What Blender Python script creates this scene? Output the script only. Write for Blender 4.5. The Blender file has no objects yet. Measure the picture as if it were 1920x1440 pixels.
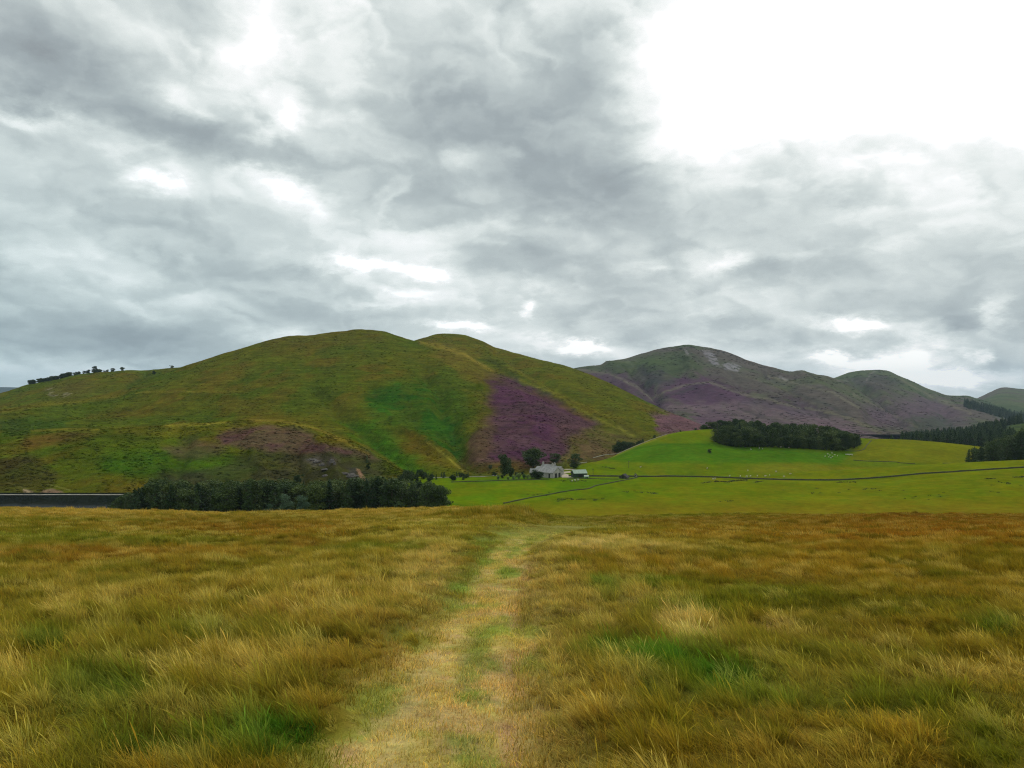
import bpy, math, random
import numpy as np
from mathutils import Vector, Matrix
R = math.radians
random.seed(11)
rng = np.random.default_rng(11)
F, CX, HY = 1450.0, 960.0, 735.0          # focal length in photo pixels, principal column, horizon row
scene = bpy.context.scene
COL = scene.collection
WATER_Z = -50.5

# ------------------------------------------------------------------ numeric helpers
def _h(xi, yi, seed):
    h = (xi * 374761393 + yi * 668265263 + seed * 1442695041) & 0xffffffff
    h = ((h ^ (h >> 13)) * 1274126177) & 0xffffffff
    return ((h ^ (h >> 16)) & 0xffffff) / float(0xffffff)
def vnoise(x, y, seed=0):
    x = np.asarray(x, float); y = np.asarray(y, float)
    xf = np.floor(x); yf = np.floor(y); fx = x - xf; fy = y - yf
    xi = xf.astype(np.int64); yi = yf.astype(np.int64)
    fx = fx * fx * fx * (fx * (fx * 6 - 15) + 10); fy = fy * fy * fy * (fy * (fy * 6 - 15) + 10)
    a = _h(xi, yi, seed); b = _h(xi + 1, yi, seed); c = _h(xi, yi + 1, seed); d = _h(xi + 1, yi + 1, seed)
    return (a + (b - a) * fx) * (1 - fy) + (c + (d - c) * fx) * fy
def fbm(x, y, octs=4, seed=0, gain=0.5):
    s = 0; a = 1; t = 0
    ca, sa = math.cos(0.6), math.sin(0.6)
    for k in range(octs):
        s = s + a * vnoise(x, y, seed + k * 17); t += a
        x, y = (x * ca - y * sa) * 2.03 + 5.1, (x * sa + y * ca) * 2.03 + 1.7
        a *= gain
    return s / t                                   # 0..1
def sst(a, b, x):
    t = np.clip((x - a) / (b - a), 0, 1); return t * t * (3 - 2 * t)
class Curve:                                       # monotone cubic through points
    def __init__(s, pts):
        p = sorted(pts); s.x = np.array([q[0] for q in p], float); s.y = np.array([q[1] for q in p], float)
        h = np.diff(s.x); d = np.diff(s.y) / h; m = np.zeros(len(s.x)); m[0] = d[0]; m[-1] = d[-1]
        for i in range(1, len(d)):
            if d[i - 1] * d[i] > 0:
                w1 = 2 * h[i] + h[i - 1]; w2 = h[i] + 2 * h[i - 1]
                m[i] = (w1 + w2) / (w1 / d[i - 1] + w2 / d[i])
        s.m = m; s.h = h
    def __call__(s, x):
        x = np.clip(np.asarray(x, float), s.x[0], s.x[-1])
        i = np.clip(np.searchsorted(s.x, x) - 1, 0, len(s.h) - 1)
        h = s.h[i]; t = (x - s.x[i]) / h
        return ((2*t**3-3*t**2+1)*s.y[i] + (t**3-2*t**2+t)*h*s.m[i] + (-2*t**3+3*t**2)*s.y[i+1] + (t**3-t**2)*h*s.m[i+1])
def const(v): return lambda x: np.full(np.shape(x), float(v))
def polymask(px, py, poly, soft):
    poly = np.array(poly, float); out = np.zeros(px.shape)
    lo = poly.min(0) - soft * 2; hi = poly.max(0) + soft * 2
    sel = (px > lo[0]) & (px < hi[0]) & (py > lo[1]) & (py < hi[1])
    if not sel.any(): return out
    x = px[sel]; y = py[sel]; d = np.full(x.shape, 1e9); ins = np.zeros(x.shape, bool)
    n = len(poly)
    for i in range(n):
        a = poly[i]; b = poly[(i + 1) % n]; e = b - a
        t = np.clip(((x - a[0]) * e[0] + (y - a[1]) * e[1]) / max(e @ e, 1e-9), 0, 1)
        d = np.minimum(d, np.hypot(x - a[0] - t * e[0], y - a[1] - t * e[1]))
        c = ((a[1] > y) != (b[1] > y)) & (x < (b[0] - a[0]) * (y - a[1]) / (b[1] - a[1] + 1e-12) + a[0])
        ins ^= c
    sd = np.where(ins, d, -d)
    out[sel] = sst(-soft, soft, sd); return out
def linedist(px, py, pts):
    d = np.full(px.shape, 1e9); pts = np.array(pts, float)
    for a, b in zip(pts[:-1], pts[1:]):
        e = b - a; t = np.clip(((px - a[0]) * e[0] + (py - a[1]) * e[1]) / (e @ e), 0, 1)
        d = np.minimum(d, np.hypot(px - a[0] - t * e[0], py - a[1] - t * e[1]))
    return d
def gauss(px, py, cx, cy, rx, ry): return np.exp(-(((px - cx) / rx) ** 2 + ((py - cy) / ry) ** 2))
def mixc(c, col, m): return c + (np.array(col) - c) * m[..., None]

# ------------------------------------------------------------------ mesh / object helpers
def mesh_np(name, V, Fc, mats=(), cols=None, smooth=True, mi=None):
    me = bpy.data.meshes.new(name); V = np.asarray(V, np.float32); Fc = np.asarray(Fc, np.int32)
    k = Fc.shape[1]
    me.vertices.add(len(V)); me.vertices.foreach_set('co', V.ravel())
    me.loops.add(Fc.size); me.loops.foreach_set('vertex_index', Fc.ravel())
    me.polygons.add(len(Fc)); me.polygons.foreach_set('loop_start', np.arange(0, Fc.size, k, dtype=np.int32))
    me.polygons.foreach_set('use_smooth', np.full(len(Fc), smooth))
    if mi is not None: me.polygons.foreach_set('material_index', np.asarray(mi, np.int32))
    for m in mats: me.materials.append(m)
    if cols is not None:
        at = me.color_attributes.new('Col', 'FLOAT_COLOR', 'POINT')
        c = np.ones((len(V), 4), np.float32); c[:, :3] = cols; at.data.foreach_set('color', c.ravel())
    me.update(calc_edges=True); return me
def link(name, data, parent=None, loc=(0, 0, 0), rz=0.0, sc=None):
    o = bpy.data.objects.new(name, data); COL.objects.link(o); o.location = loc; o.rotation_euler = (0, 0, rz)
    if sc is not None: o.scale = sc if hasattr(sc, '__len__') else (sc, sc, sc)
    if parent: o.parent = parent
    return o
def tag(o, label=None, cat=None, group=None, kind=None):
    if label: o['label'] = label
    if cat: o['category'] = cat
    if group: o['group'] = group
    if kind: o['kind'] = kind
    return o
class MB:                                           # small mesh collector
    def __init__(s): s.v = []; s.f = []
    def add(s, vs, fs):
        n = len(s.v); s.v += [tuple(v) for v in vs]; s.f += [tuple(i + n for i in f) for f in fs]
    def box(s, x0, x1, y0, y1, z0, z1):
        s.add([(x0,y0,z0),(x1,y0,z0),(x1,y1,z0),(x0,y1,z0),(x0,y0,z1),(x1,y0,z1),(x1,y1,z1),(x0,y1,z1)],
              [(0,3,2,1),(4,5,6,7),(0,1,5,4),(1,2,6,5),(2,3,7,6),(3,0,4,7)])
    def tube(s, pts, rad, n=8, cap=True):
        rings = []
        for i, (p, r) in enumerate(zip(pts, rad)):
            a = Vector(pts[max(i-1,0)]); b = Vector(pts[min(i+1,len(pts)-1)]); d = (b - a).normalized()
            u = d.cross(Vector((0.31, 0.95, 0.1))).normalized(); w = d.cross(u)
            rings.append([Vector(p) + (u*math.cos(t) + w*math.sin(t))*r for t in [2*math.pi*k/n for k in range(n)]])
        vs = [v for rg in rings for v in rg]; fs = []
        for i in range(len(rings)-1):
            for k in range(n): fs.append((i*n+k, i*n+(k+1)%n, (i+1)*n+(k+1)%n, (i+1)*n+k))
        if cap: fs.append(tuple(reversed(range(n)))); fs.append(tuple((len(rings)-1)*n+k for k in range(n)))
        s.add(vs, fs)
    def mesh(s, name, mat, smooth=False):
        me = bpy.data.meshes.new(name); me.from_pydata(s.v, [], s.f); me.materials.append(mat)
        for p in me.polygons: p.use_smooth = smooth
        me.update(); return me
    def build(s, name, mat, parent=None, smooth=False, **k): return link(name, s.mesh(name, mat, smooth), parent, **k)

# ------------------------------------------------------------------ materials
class NT:
    def __init__(s, tree): s.t = tree; s.n = tree.nodes; s.l = tree.links
    def new(s, ty, **k):
        n = s.n.new(ty)
        for a, b in k.items(): setattr(n, a, b)
        return n
    def put(s, sock, v):
        if hasattr(v, 'is_output') or isinstance(v, bpy.types.NodeSocket): s.l.new(v, sock)
        else: sock.default_value = v
    def math(s, op, a, b=None, c=None, clamp=False):
        n = s.new('ShaderNodeMath', operation=op); n.use_clamp = clamp
        s.put(n.inputs[0], a)
        if b is not None: s.put(n.inputs[1], b)
        if c is not None: s.put(n.inputs[2], c)
        return n.outputs[0]
    def noise(s, vec, scale, detail=4, rough=0.55, dist=0.0):
        n = s.new('ShaderNodeTexNoise'); s.put(n.inputs['Vector'], vec); n.inputs['Scale'].default_value = scale
        n.inputs['Detail'].default_value = detail; n.inputs['Roughness'].default_value = rough; n.inputs['Distortion'].default_value = dist
        return n.outputs[0]
    def mapr(s, v, a, b, c, d, clamp=True):
        n = s.new('ShaderNodeMapRange'); n.clamp = clamp; s.put(n.inputs[0], v)
        for i, q in enumerate((a, b, c, d)): s.put(n.inputs[i+1], q)
        return n.outputs[0]
    def mix(s, f, a, b, mode='MIX'):
        n = s.new('ShaderNodeMix', data_type='RGBA', blend_type=mode); s.put(n.inputs[0], f); s.put(n.inputs[6], a); s.put(n.inputs[7], b)
        return n.outputs[2]
    def hsv(s, c, h, sa, v):
        n = s.new('ShaderNodeHueSaturation'); s.put(n.inputs['Color'], c); s.put(n.inputs['Hue'], h); s.put(n.inputs['Saturation'], sa); s.put(n.inputs['Value'], v)
        return n.outputs[0]
def newmat(name):
    m = bpy.data.materials.new(name); m.use_nodes = True; nt = NT(m.node_tree)
    bs = m.node_tree.nodes['Principled BSDF']; bs.inputs['Specular IOR Level'].default_value = 0.15; bs.inputs['Roughness'].default_value = 0.9
    return m, nt, bs
def land_mat(name, scales, var=0.35, bump=0.5, bdist=0.3, terr=0.0):
    m, nt, bs = newmat(name); bs.inputs['Specular IOR Level'].default_value = 0.0; bs.inputs['Roughness'].default_value = 1.0
    pos = nt.new('ShaderNodeNewGeometry').outputs['Position']
    col = nt.new('ShaderNodeVertexColor', layer_name='Col').outputs[0]
    a = nt.noise(pos, scales[0], 5, 0.65); b = nt.noise(pos, scales[1], 5, 0.7); c = nt.noise(pos, scales[2], 3, 0.6)
    s = nt.math('ADD', nt.math('MULTIPLY', a, 0.35), nt.math('ADD', nt.math('MULTIPLY', b, 0.4), nt.math('MULTIPLY', c, 0.25)))
    f = nt.mapr(s, 0.34, 0.66, 1 - var, 1 + var, False)
    hue = nt.mapr(nt.noise(pos, scales[1] * 0.6, 3), 0.35, 0.65, 0.488, 0.512, False)
    if terr:
        mp = nt.new('ShaderNodeMapping'); nt.put(mp.inputs[0], pos); mp.inputs['Scale'].default_value = (0.03, 0.03, 0.55)
        tn = nt.noise(mp.outputs[0], 1.0, 4, 0.7)
        f = nt.math('MULTIPLY', f, nt.mapr(tn, 0.35, 0.65, 1 - terr, 1 + terr, False))
    nt.put(bs.inputs['Base Color'], nt.hsv(col, hue, 1.0, f))
    bn = nt.new('ShaderNodeBump'); bn.inputs['Strength'].default_value = bump; bn.inputs['Distance'].default_value = bdist
    nt.put(bn.inputs['Height'], nt.math('ADD', nt.math('MULTIPLY', b, 1.0), nt.math('MULTIPLY', c, 0.5))); nt.put(bs.inputs['Normal'], bn.outputs[0])
    return m
def simple(name, c, rough=0.85, spec=0.2, nscale=2.0, var=0.2, bump=0.0, c2=None, metal=0.0):
    m, nt, bs = newmat(name); bs.inputs['Roughness'].default_value = rough; bs.inputs['Specular IOR Level'].default_value = spec; bs.inputs['Metallic'].default_value = metal
    g = nt.new('ShaderNodeTexCoord').outputs['Object']; n = nt.noise(g, nscale, 5, 0.65)
    c2 = c2 or tuple(q * (1 - var) for q in c); c1 = tuple(min(q * (1 + var), 1) for q in c)
    nt.put(bs.inputs['Base Color'], nt.mix(nt.mapr(n, 0.35, 0.65, 0, 1), (*c2, 1), (*c1, 1)))
    if bump:
        bn = nt.new('ShaderNodeBump'); bn.inputs['Strength'].default_value = bump; bn.inputs['Distance'].default_value = 0.05
        nt.put(bn.inputs['Height'], n); nt.put(bs.inputs['Normal'], bn.outputs[0])
    return m
def leaf_mat(name, c, hv=0.02, vv=0.3, trans=0.2):
    m, nt, bs = newmat(name); bs.inputs['Roughness'].default_value = 0.7
    oi = nt.new('ShaderNodeObjectInfo').outputs['Random']; pos = nt.new('ShaderNodeNewGeometry').outputs['Position']
    n = nt.noise(pos, 0.9, 2)
    v = nt.math('MULTIPLY', nt.mapr(oi, 0, 1, 1 - vv, 1 + vv), nt.mapr(n, 0.3, 0.7, 0.75, 1.25, False))
    col = nt.hsv((*c, 1), nt.mapr(oi, 0, 1, 0.5 + hv, 0.5 - hv), 1.0, v)
    nt.put(bs.inputs['Base Color'], col)
    tr = nt.new('ShaderNodeBsdfTranslucent'); nt.put(tr.inputs[0], col)
    mx = nt.new('ShaderNodeMixShader'); mx.inputs[0].default_value = trans
    out = nt.n['Material Output']; nt.l.new(bs.outputs[0], mx.inputs[1]); nt.l.new(tr.outputs[0], mx.inputs[2]); nt.l.new(mx.outputs[0], out.inputs[0])
    return m
M_MOOR = land_mat('moor_soil', (1.6, 9.0, 60.0), 0.5, 0.6, 0.03)
M_HILL = land_mat('hill_grass', (0.045, 0.28, 1.3), 0.62, 0.8, 1.0, 0.22)
M_FAR = land_mat('far_hill_grass', (0.012, 0.06, 0.3), 0.42, 0.6, 4.0, 0.14)
M_KNOLL = land_mat('pasture_grass', (0.04, 0.30, 2.5), 0.42, 0.25, 0.15)
M_CONIF = leaf_mat('conifer_needles', (0.040, 0.072, 0.022), 0.02, 0.4, 0.1)
M_PINE = leaf_mat('pine_needles', (0.056, 0.088, 0.022), 0.02, 0.4, 0.12)
M_BROAD = leaf_mat('broad_leaves', (0.042, 0.072, 0.02), 0.02, 0.3, 0.25)
M_PALE = leaf_mat('pale_leaves', (0.17, 0.26, 0.09), 0.02, 0.2, 0.3)
M_GREY = leaf_mat('grey_green_leaves', (0.08, 0.13, 0.075), 0.02, 0.2, 0.3)
M_BARK = simple('bark', (0.06, 0.045, 0.035), nscale=6, var=0.4)
M_STONE = simple('drystone', (0.05, 0.055, 0.035), nscale=3.0, var=0.55, bump=0.8)
M_PALESTONE = simple('pale_stone_wall', (0.28, 0.27, 0.2), nscale=2.5, var=0.4, bump=0.8)
M_ROCK = simple('outcrop_rock', (0.10, 0.09, 0.08), nscale=1.2, var=0.5, bump=0.8)
M_WHITE = simple('whitewashed_wall', (0.34, 0.335, 0.30), nscale=.7, var=0.22)
M_SLATE = simple('grey_slate_roof', (0.21, 0.215, 0.205), nscale=.8, var=0.28)
M_HOUSEWALL = simple('grey_harled_wall', (0.26, 0.25, 0.22), nscale=1.5, var=0.15)
M_DARKOPEN = simple('dark_opening_panel', (0.02, 0.022, 0.02), rough=0.5)  # near-black panel: door leaves, and shade inside openings put into the colour
M_GLASS = simple('window_glass', (0.02, 0.025, 0.03), rough=0.12, spec=0.6)
M_GREENROOF = simple('pale_green_sheet_roof', (0.24, 0.32, 0.25), nscale=1.0, var=0.15, rough=0.6)
M_GREENWALL = simple('dark_green_shed_wall', (0.03, 0.055, 0.03), nscale=1.5, var=0.3)
M_HUTROOF = simple('dark_hut_roof', (0.03, 0.028, 0.03), nscale=2, var=0.3)
M_WOOL = simple('sheep_wool', (0.5, 0.48, 0.38), nscale=12, var=0.12, bump=0.5)
M_FACE = simple('sheep_face', (0.16, 0.14, 0.12), nscale=8)
M_METAL = simple('trailer_panel', (0.62, 0.68, 0.6), rough=0.5, var=0.08)
M_RUBBER = simple('rubber', (0.02, 0.02, 0.02))
M_POLE = simple('pole_timber', (0.07, 0.06, 0.05), nscale=5, var=0.3)
M_TRACK = simple('farm_track', (0.36, 0.30, 0.22), nscale=0.6, var=0.25, bump=0.4)
M_ROAD = simple('pale_road', (0.20, 0.20, 0.18), nscale=0.6, var=0.12)
M_SHORE = simple('shore_stones', (0.28, 0.26, 0.22), nscale=2.5, var=0.3, bump=0.8)
M_RUSH = leaf_mat('rush_leaves', (0.04, 0.05, 0.02), 0.02, 0.3, 0.1)
m, nt, bs = newmat('water'); bs.inputs['Base Color'].default_value = (0.008, 0.011, 0.010, 1); bs.inputs['Roughness'].default_value = 0.06
bs.inputs['Specular IOR Level'].default_value = 0.12; bs.inputs['IOR'].default_value = 1.33
bn = nt.new('ShaderNodeBump'); bn.inputs['Strength'].default_value = 0.03; bn.inputs['Distance'].default_value = 0.02
nt.put(bn.inputs['Height'], nt.noise(nt.new('ShaderNodeNewGeometry').outputs['Position'], 0.8, 3)); nt.put(bs.inputs['Normal'], bn.outputs[0]); M_WATER = m
bs.inputs['Specular IOR Level'].default_value = 0; gl = nt.new('ShaderNodeBsdfGlossy'); gl.inputs['Roughness'].default_value = .05; nt.put(gl.inputs['Normal'], bn.outputs[0]); mx = nt.new('ShaderNodeMixShader'); mx.inputs[0].default_value = .08
out = nt.n['Material Output']; nt.l.new(bs.outputs[0], mx.inputs[1]); nt.l.new(gl.outputs[0], mx.inputs[2]); nt.l.new(mx.outputs[0], out.inputs[0])

# ------------------------------------------------------------------ terrain surfaces (functions of column px = direction, and distance Y)
DS = [62, 82, 110, 200, 290, 330, 380, 410, 430, 460, 520, 600]
GT = {  # photo row under which the ground at each distance is seen
 -900: [948, 965, 985, 985, 972, 966, 942, 928, 919, 906, 889, 870],
    0: [952, 965, 985, 985, 972, 966, 937, 922, 912, 900, 881, 870],
  400: [963, 972, 985, 985, 970, 964, 937, 922, 912, 900, 881, 870],
  700: [957, 970, 985, 985, 970, 950, 922, 908, 901, 890, 874, 868],
  850: [952, 968, 982, 980, 967, 942, 915, 900, 894.5, 894, 888, 876],
  950: [955, 966, 980, 978, 966, 940, 913, 900, 893.5, 892, 886, 874],
 1020: [966, 972, 978, 976, 966, 940, 913, 900, 893.5, 890, 880, 870],
 1100: [970, 974, 978, 976, 966, 940, 913, 900, 893.5, 883, 868, 868],
 1400: [965, 972, 978, 974, 966, 940, 913, 902, 897, 888, 874, 868],
 1600: [963, 970, 976, 972, 964, 936, 912, 902, 894, 880, 884, 870],
 1750: [963, 970, 976, 970, 960, 928, 900, 888, 879, 870, 878, 868],
 1920: [962, 968, 974, 968, 955, 920, 888, 873, 867, 862, 866, 868],
 2700: [958, 964, 968, 960, 948, 900, 860, 845, 838, 834, 845, 868]}
_gx = np.arange(-900, 2701, 10.0); _gd = np.arange(62, 601, 2.0)
_k = sorted(GT)
_A = np.array([Curve([(p, GT[p][j]) for p in _k])(_gx) for j in range(len(DS))])          # D x px
_B = np.array([Curve(list(zip(DS, _A[:, i])))(_gd) for i in range(len(_gx))])             # px x D
def ground_row(px, Y):
    u = np.clip((px + 900) / 10.0, 0, len(_gx) - 1.001); v = np.clip((Y - 62) / 2.0, 0, len(_gd) - 1.001)
    i = u.astype(int); j = v.astype(int); fu = u - i; fv = v - j
    return (_B[i, j]*(1-fu)*(1-fv) + _B[i+1, j]*fu*(1-fv) + _B[i, j+1]*(1-fu)*fv + _B[i+1, j+1]*fu*fv)
PY_ = [4.37, 5.93, 7.97, 12.15, 16.5, 20.9, 25.5, 30.5, 38, 45.6, 60, 90]
PXL = Curve([(1, -1.12)] + list(zip(PY_, [-1.14, -1.16, -1.12, -1.0, -1.0, -1.0, -.7, -.2, .8, 2.0, 3.5, 5])))
PXR = Curve([(1, 0.10)] + list(zip(PY_, [.2, .22, .25, .40, .62, .95, 1.8, 3.0, 4.4, 5.5, 7, 9])))
def pathmask(X, Y):
    w = (fbm(X * 2.2, Y * 1.5, 3, 91) - 0.5) * 0.85 * np.clip(Y / 9, 0.6, 2.4)
    l = PXL(Y) + w; r = PXR(Y) + w * 0.8; s = np.clip(0.2 * Y / 8, 0.2, 0.9)
    return sst(-s, s, X - l) * sst(-s, s, r - X) * sst(60, 38, Y)
def z_ground(X, Y):
    X = np.asarray(X, float); Y = np.asarray(Y, float); Ys = np.maximum(Y, 2.0)
    px = np.clip(CX + F * X / Ys, -900, 2700)
    moor = -1.6 - 0.12 * Y
    far = -(ground_row(px, np.maximum(Y, 62)) - HY) / F * np.maximum(Y, 62)
    edge = -(ground_row(px, np.full(px.shape, 62.0)) - HY) / F * 62
    near = moor + (edge - (-1.6 - 0.12 * 62)) * sst(12, 62, Y)
    z = np.where(Y < 62, near, far)
    z = np.where(Y > 600, -55.0 - np.minimum(Y - 600, 1400) * 0.07 * sst(700, 1100, px) - (Y - 600) * 0.002 + (far + 55.0) * np.exp(-np.maximum(Y - 600, 0) / 100.0), z)
    rel = (fbm(X / 14, Y / 14, 3, 5) - .5) * 0.5 * sst(4, 20, Y) * sst(330, 150, Y) + (fbm(X / 1.7, Y / 1.7, 3, 6) - .5) * 0.34 + (fbm(X / .42, Y / .42, 2, 8) - .5) * 0.12
    pm = pathmask(X, Y)
    rut = np.exp(-((X - (PXR(Y) - 0.18)) / 0.11) ** 2) + 0.5 * np.exp(-((X - (PXL(Y) + 0.25)) / 0.13) ** 2)
    z = z + np.where(Y < 140, rel * (1 - 0.85 * pm), rel * 0.15 * sst(600, 300, Y)) - pm * 0.07 - rut * 0.035 * sst(60, 20, Y)
    z = z + (fbm(X / 40, Y / 40, 2, 77) - .5) * 1.2 * sst(280, 330, Y) * sst(470, 380, Y) * sst(700, 900, px)
    return z

class Hill:
    def __init__(s, name, x0, x1, ridge, rD, bD, bz, g=0.75, back=0.6, rel=(3.0, 60.0), feats=(), wob=1.0):
        s.name = name; s.x0 = x0; s.x1 = x1; s.ridge = Curve(ridge)
        s.rD = Curve(rD) if isinstance(rD, list) else const(rD); s.bD = Curve(bD) if isinstance(bD, list) else const(bD)
        s.bz = Curve(bz) if isinstance(bz, list) else const(bz)
        s.ymin = float(np.min(s.bD(np.arange(x0, x1, 10)))); s.g = g; s.back = back; s.rel = rel; s.feats = feats; s.wob = wob
    def z(s, px, Y):
        px = np.asarray(px, float); Y = np.asarray(Y, float)
        rd = s.rD(px); bd = s.bD(px); t = (Y - bd) / (rd - bd)
        ry = s.ridge(px) + (fbm(px / 23, px * 0, 4, 33) - .5) * 2.6 * s.wob
        ab = s.bz(px) / bd; ar = (HY - ry) / F
        tc = np.clip(t, 0, 1)
        gg = (1 - s.g) * tc + s.g * np.sin(tc * math.pi / 2)
        a = ab + (ar - ab) * gg
        X = (px - CX) / F * Y
        zz = a * Y
        amp, sc = s.rel; win = np.sin(np.clip(tc, 0, 1) * math.pi) ** 0.7
        n = (fbm(X / sc, Y / (sc * 1.6), 4, 21) - .5) * 2 * amp + (fbm(X / (sc / 6), Y / (sc / 6), 3, 22) - .5) * amp * 0.35
        zz = zz + n * win * np.clip(t * 4, 0, 1)
        row = HY - a * F
        for pts, w, am in s.feats: zz = zz + am * np.exp(-(linedist(px + (fbm(X / 40, Y / 60, 3, 25) - .5) * w * 2.5, row, pts) / w) ** 2) * np.clip(tc * 6, 0, 1)
        zz = np.where(t > 1, ar * rd - (Y - rd) * s.back * np.clip((Y - rd) / (0.25 * (rd - bd)), 0.0, 1), zz)
        return np.where(t < 0, -400.0, zz)
HILLS = {}
def H(*a, **k): h = Hill(*a, **k); HILLS[h.name] = h; return h
H1 = H('hill_main', -700, 1330,
  [(-700, 830), (-300, 800), (0, 768), (120, 750), (200, 738), (260, 718), (300, 703), (335, 690), (380, 676), (430, 660), (480, 645), (520, 634), (545, 629.5), (575, 629), (610, 624), (645, 620), (682, 617.5), (715, 620), (745, 629), (768, 637), (800, 642), (835, 650), (870, 664), (905, 686), (940, 702), (1000, 735), (1080, 785), (1180, 835), (1330, 900)],
  [(-700, 700), (0, 760), (300, 950), (680, 1050), (860, 1000), (1000, 800), (1330, 560)],
  [(-700, 384), (700, 384), (800, 415), (870, 440), (1000, 452), (1330, 520)],
  [(-700, -54), (600, -54), (790, -50), (850, -48.3), (1000, -48.8), (1330, -50)], g=0.7, rel=(5.0, 90.0),
  feats=[([(800, 700), (822, 740), (842, 790), (868, 850), (890, 892)], 17, -9.0), ([(700, 735), (745, 760), (800, 790), (838, 800)], 14, -5.0),
         ([(745, 790), (800, 825), (842, 862), (872, 890)], 11, 5.0), ([(590, 735), (640, 775), (700, 815), (750, 855), (790, 895)], 14, -6.0),
         ([(0, 800), (150, 775), (280, 770), (420, 770)], 9, -3.0), ([(250, 738), (360, 735), (440, 742)], 7, 3.0), ([(860, 668), (895, 720), (905, 790), (890, 850)], 16, 4.0)])
H2 = H('hill_shoulder', 740, 1420,
  [(740, 665), (775, 639), (795, 633), (820, 626.5), (845, 625), (870, 627.5), (890, 634), (908, 641), (925, 649), (960, 659), (1000, 671), (1050, 683), (1080, 693), (1120, 708), (1170, 732), (1210, 752), (1250, 770), (1290, 786), (1315, 796), (1350, 812), (1420, 850)],
  [(740, 1150), (850, 1280), (1090, 1150), (1310, 900), (1420, 800)], [(740, 700), (900, 455), (1000, 470), (1420, 560)], [(740, -50), (1420, -50)], g=0.6, rel=(4.0, 80.0),
  feats=[([(930, 660), (1010, 710), (1090, 755), (1180, 800), (1240, 830)], 9, -6.0), ([(905, 660), (960, 700), (1050, 750), (1150, 800)], 7, 5.0)])
H3 = H('hill_spur', -700, 830,
  [(-700, 830), (-200, 822), (0, 814), (60, 808), (180, 804), (320, 797), (400, 792), (470, 787), (530, 787), (575, 795), (620, 811), (680, 838), (720, 862), (765, 890), (830, 925)],
  [(-700, 520), (0, 520), (530, 560), (720, 470), (830, 430)], [(-700, 382), (600, 382), (830, 400)], [(-700, -53), (600, -53), (700, -50), (830, -50)], g=0.75, back=0.25, rel=(2.6, 40.0),
  feats=[([(330, 800), (345, 850), (330, 900)], 14, -3.0), ([(600, 830), (625, 870), (640, 905)], 10, 4.0), ([(480, 850), (500, 900)], 12, 3.0), ([(560, 852), (575, 900)], 8, -3.5)])
H0 = H('hill_left', -900, 420,
  [(-900, 850), (-300, 790), (-60, 752), (0, 738), (28, 729), (60, 719.5), (100, 712), (150, 701), (200, 697), (250, 694), (290, 693), (330, 689), (420, 700)],
  1150, 640, -40, g=0.6, rel=(4.0, 90.0), feats=[([(270, 700), (230, 735), (180, 745)], 8, -6.0)])
HB = H('hill_blue_distance', -1600, 300, [(-1600, 729), (-700, 722), (-200, 727), (0, 726), (60, 727), (300, 729)], 9000, 7000, -70, g=0.5, rel=(10, 900), wob=0.3)
M1 = H('hill_scree', 1020, 1900,
  [(1020, 712), (1080, 690), (1140, 682), (1180, 670), (1215, 660), (1250, 651), (1290, 647.5), (1325, 651), (1365, 661), (1405, 676), (1450, 689), (1495, 699), (1545, 704), (1565, 709), (1595, 722), (1625, 742), (1670, 768), (1730, 795), (1900, 850)],
  [(1020, 2500), (1290, 2700), (1560, 2500), (1900, 1900)], 1350, -74, g=0.65, rel=(15.0, 240.0),
  feats=[([(1190, 690), (1225, 730), (1245, 770), (1240, 800)], 12, -26.0), ([(1290, 665), (1300, 700), (1340, 735), (1420, 765)], 12, 16.0), ([(1150, 690), (1180, 735), (1200, 770)], 12, 14.0),
         ([(1440, 700), (1490, 740), (1540, 780)], 12, -18.0), ([(1500, 706), (1560, 740), (1620, 780)], 10, 14.0), ([(1370, 700), (1400, 740), (1440, 790)], 10, -12.0)])
M2 = H('hill_front_spur', 1180, 1720, [(1180, 830), (1260, 800), (1340, 772), (1400, 762), (1460, 763), (1520, 768), (1560, 776), (1600, 789), (1640, 806), (1665, 820), (1720, 850)], 1900, 1150, -72, g=0.6, rel=(7.0, 150.0),
  feats=[([(1380, 775), (1430, 810)], 12, -8.0)])
C1 = H('hill_cone', 1480, 2150, [(1480, 735), (1530, 720), (1568, 707), (1595, 698), (1620, 694), (1645, 693), (1665, 695.5), (1685, 704), (1720, 719), (1750, 732), (1785, 741.5), (1808, 741.5), (1830, 746), (1870, 760), (1930, 785), (2150, 850)],
  3400, 1500, -88, g=0.55, rel=(16.0, 300.0), feats=[([(1640, 730), (1680, 770), (1700, 800)], 12, 18.0), ([(1600, 715), (1640, 760), (1690, 800)], 10, -18.0), ([(1740, 740), (1780, 790)], 12, -14.0)])
R1 = H('hill_right_distance', 1700, 2700, [(1700, 775), (1790, 762), (1832, 746.5), (1855, 736), (1885, 725.5), (1905, 729), (1940, 731), (2050, 715), (2300, 720), (2700, 740)], 4700, 2200, -110, g=0.6, rel=(22.0, 400.0))
RF = H('hill_forest', 1560, 2700, [(1560, 838), (1650, 829), (1700, 826), (1760, 820), (1815, 815), (1860, 803), (1900, 795), (1950, 790), (2200, 765), (2700, 740)], 1250, [(1560, 750), (2700, 650)], -62, g=0.5, rel=(5.0, 120.0))
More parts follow.
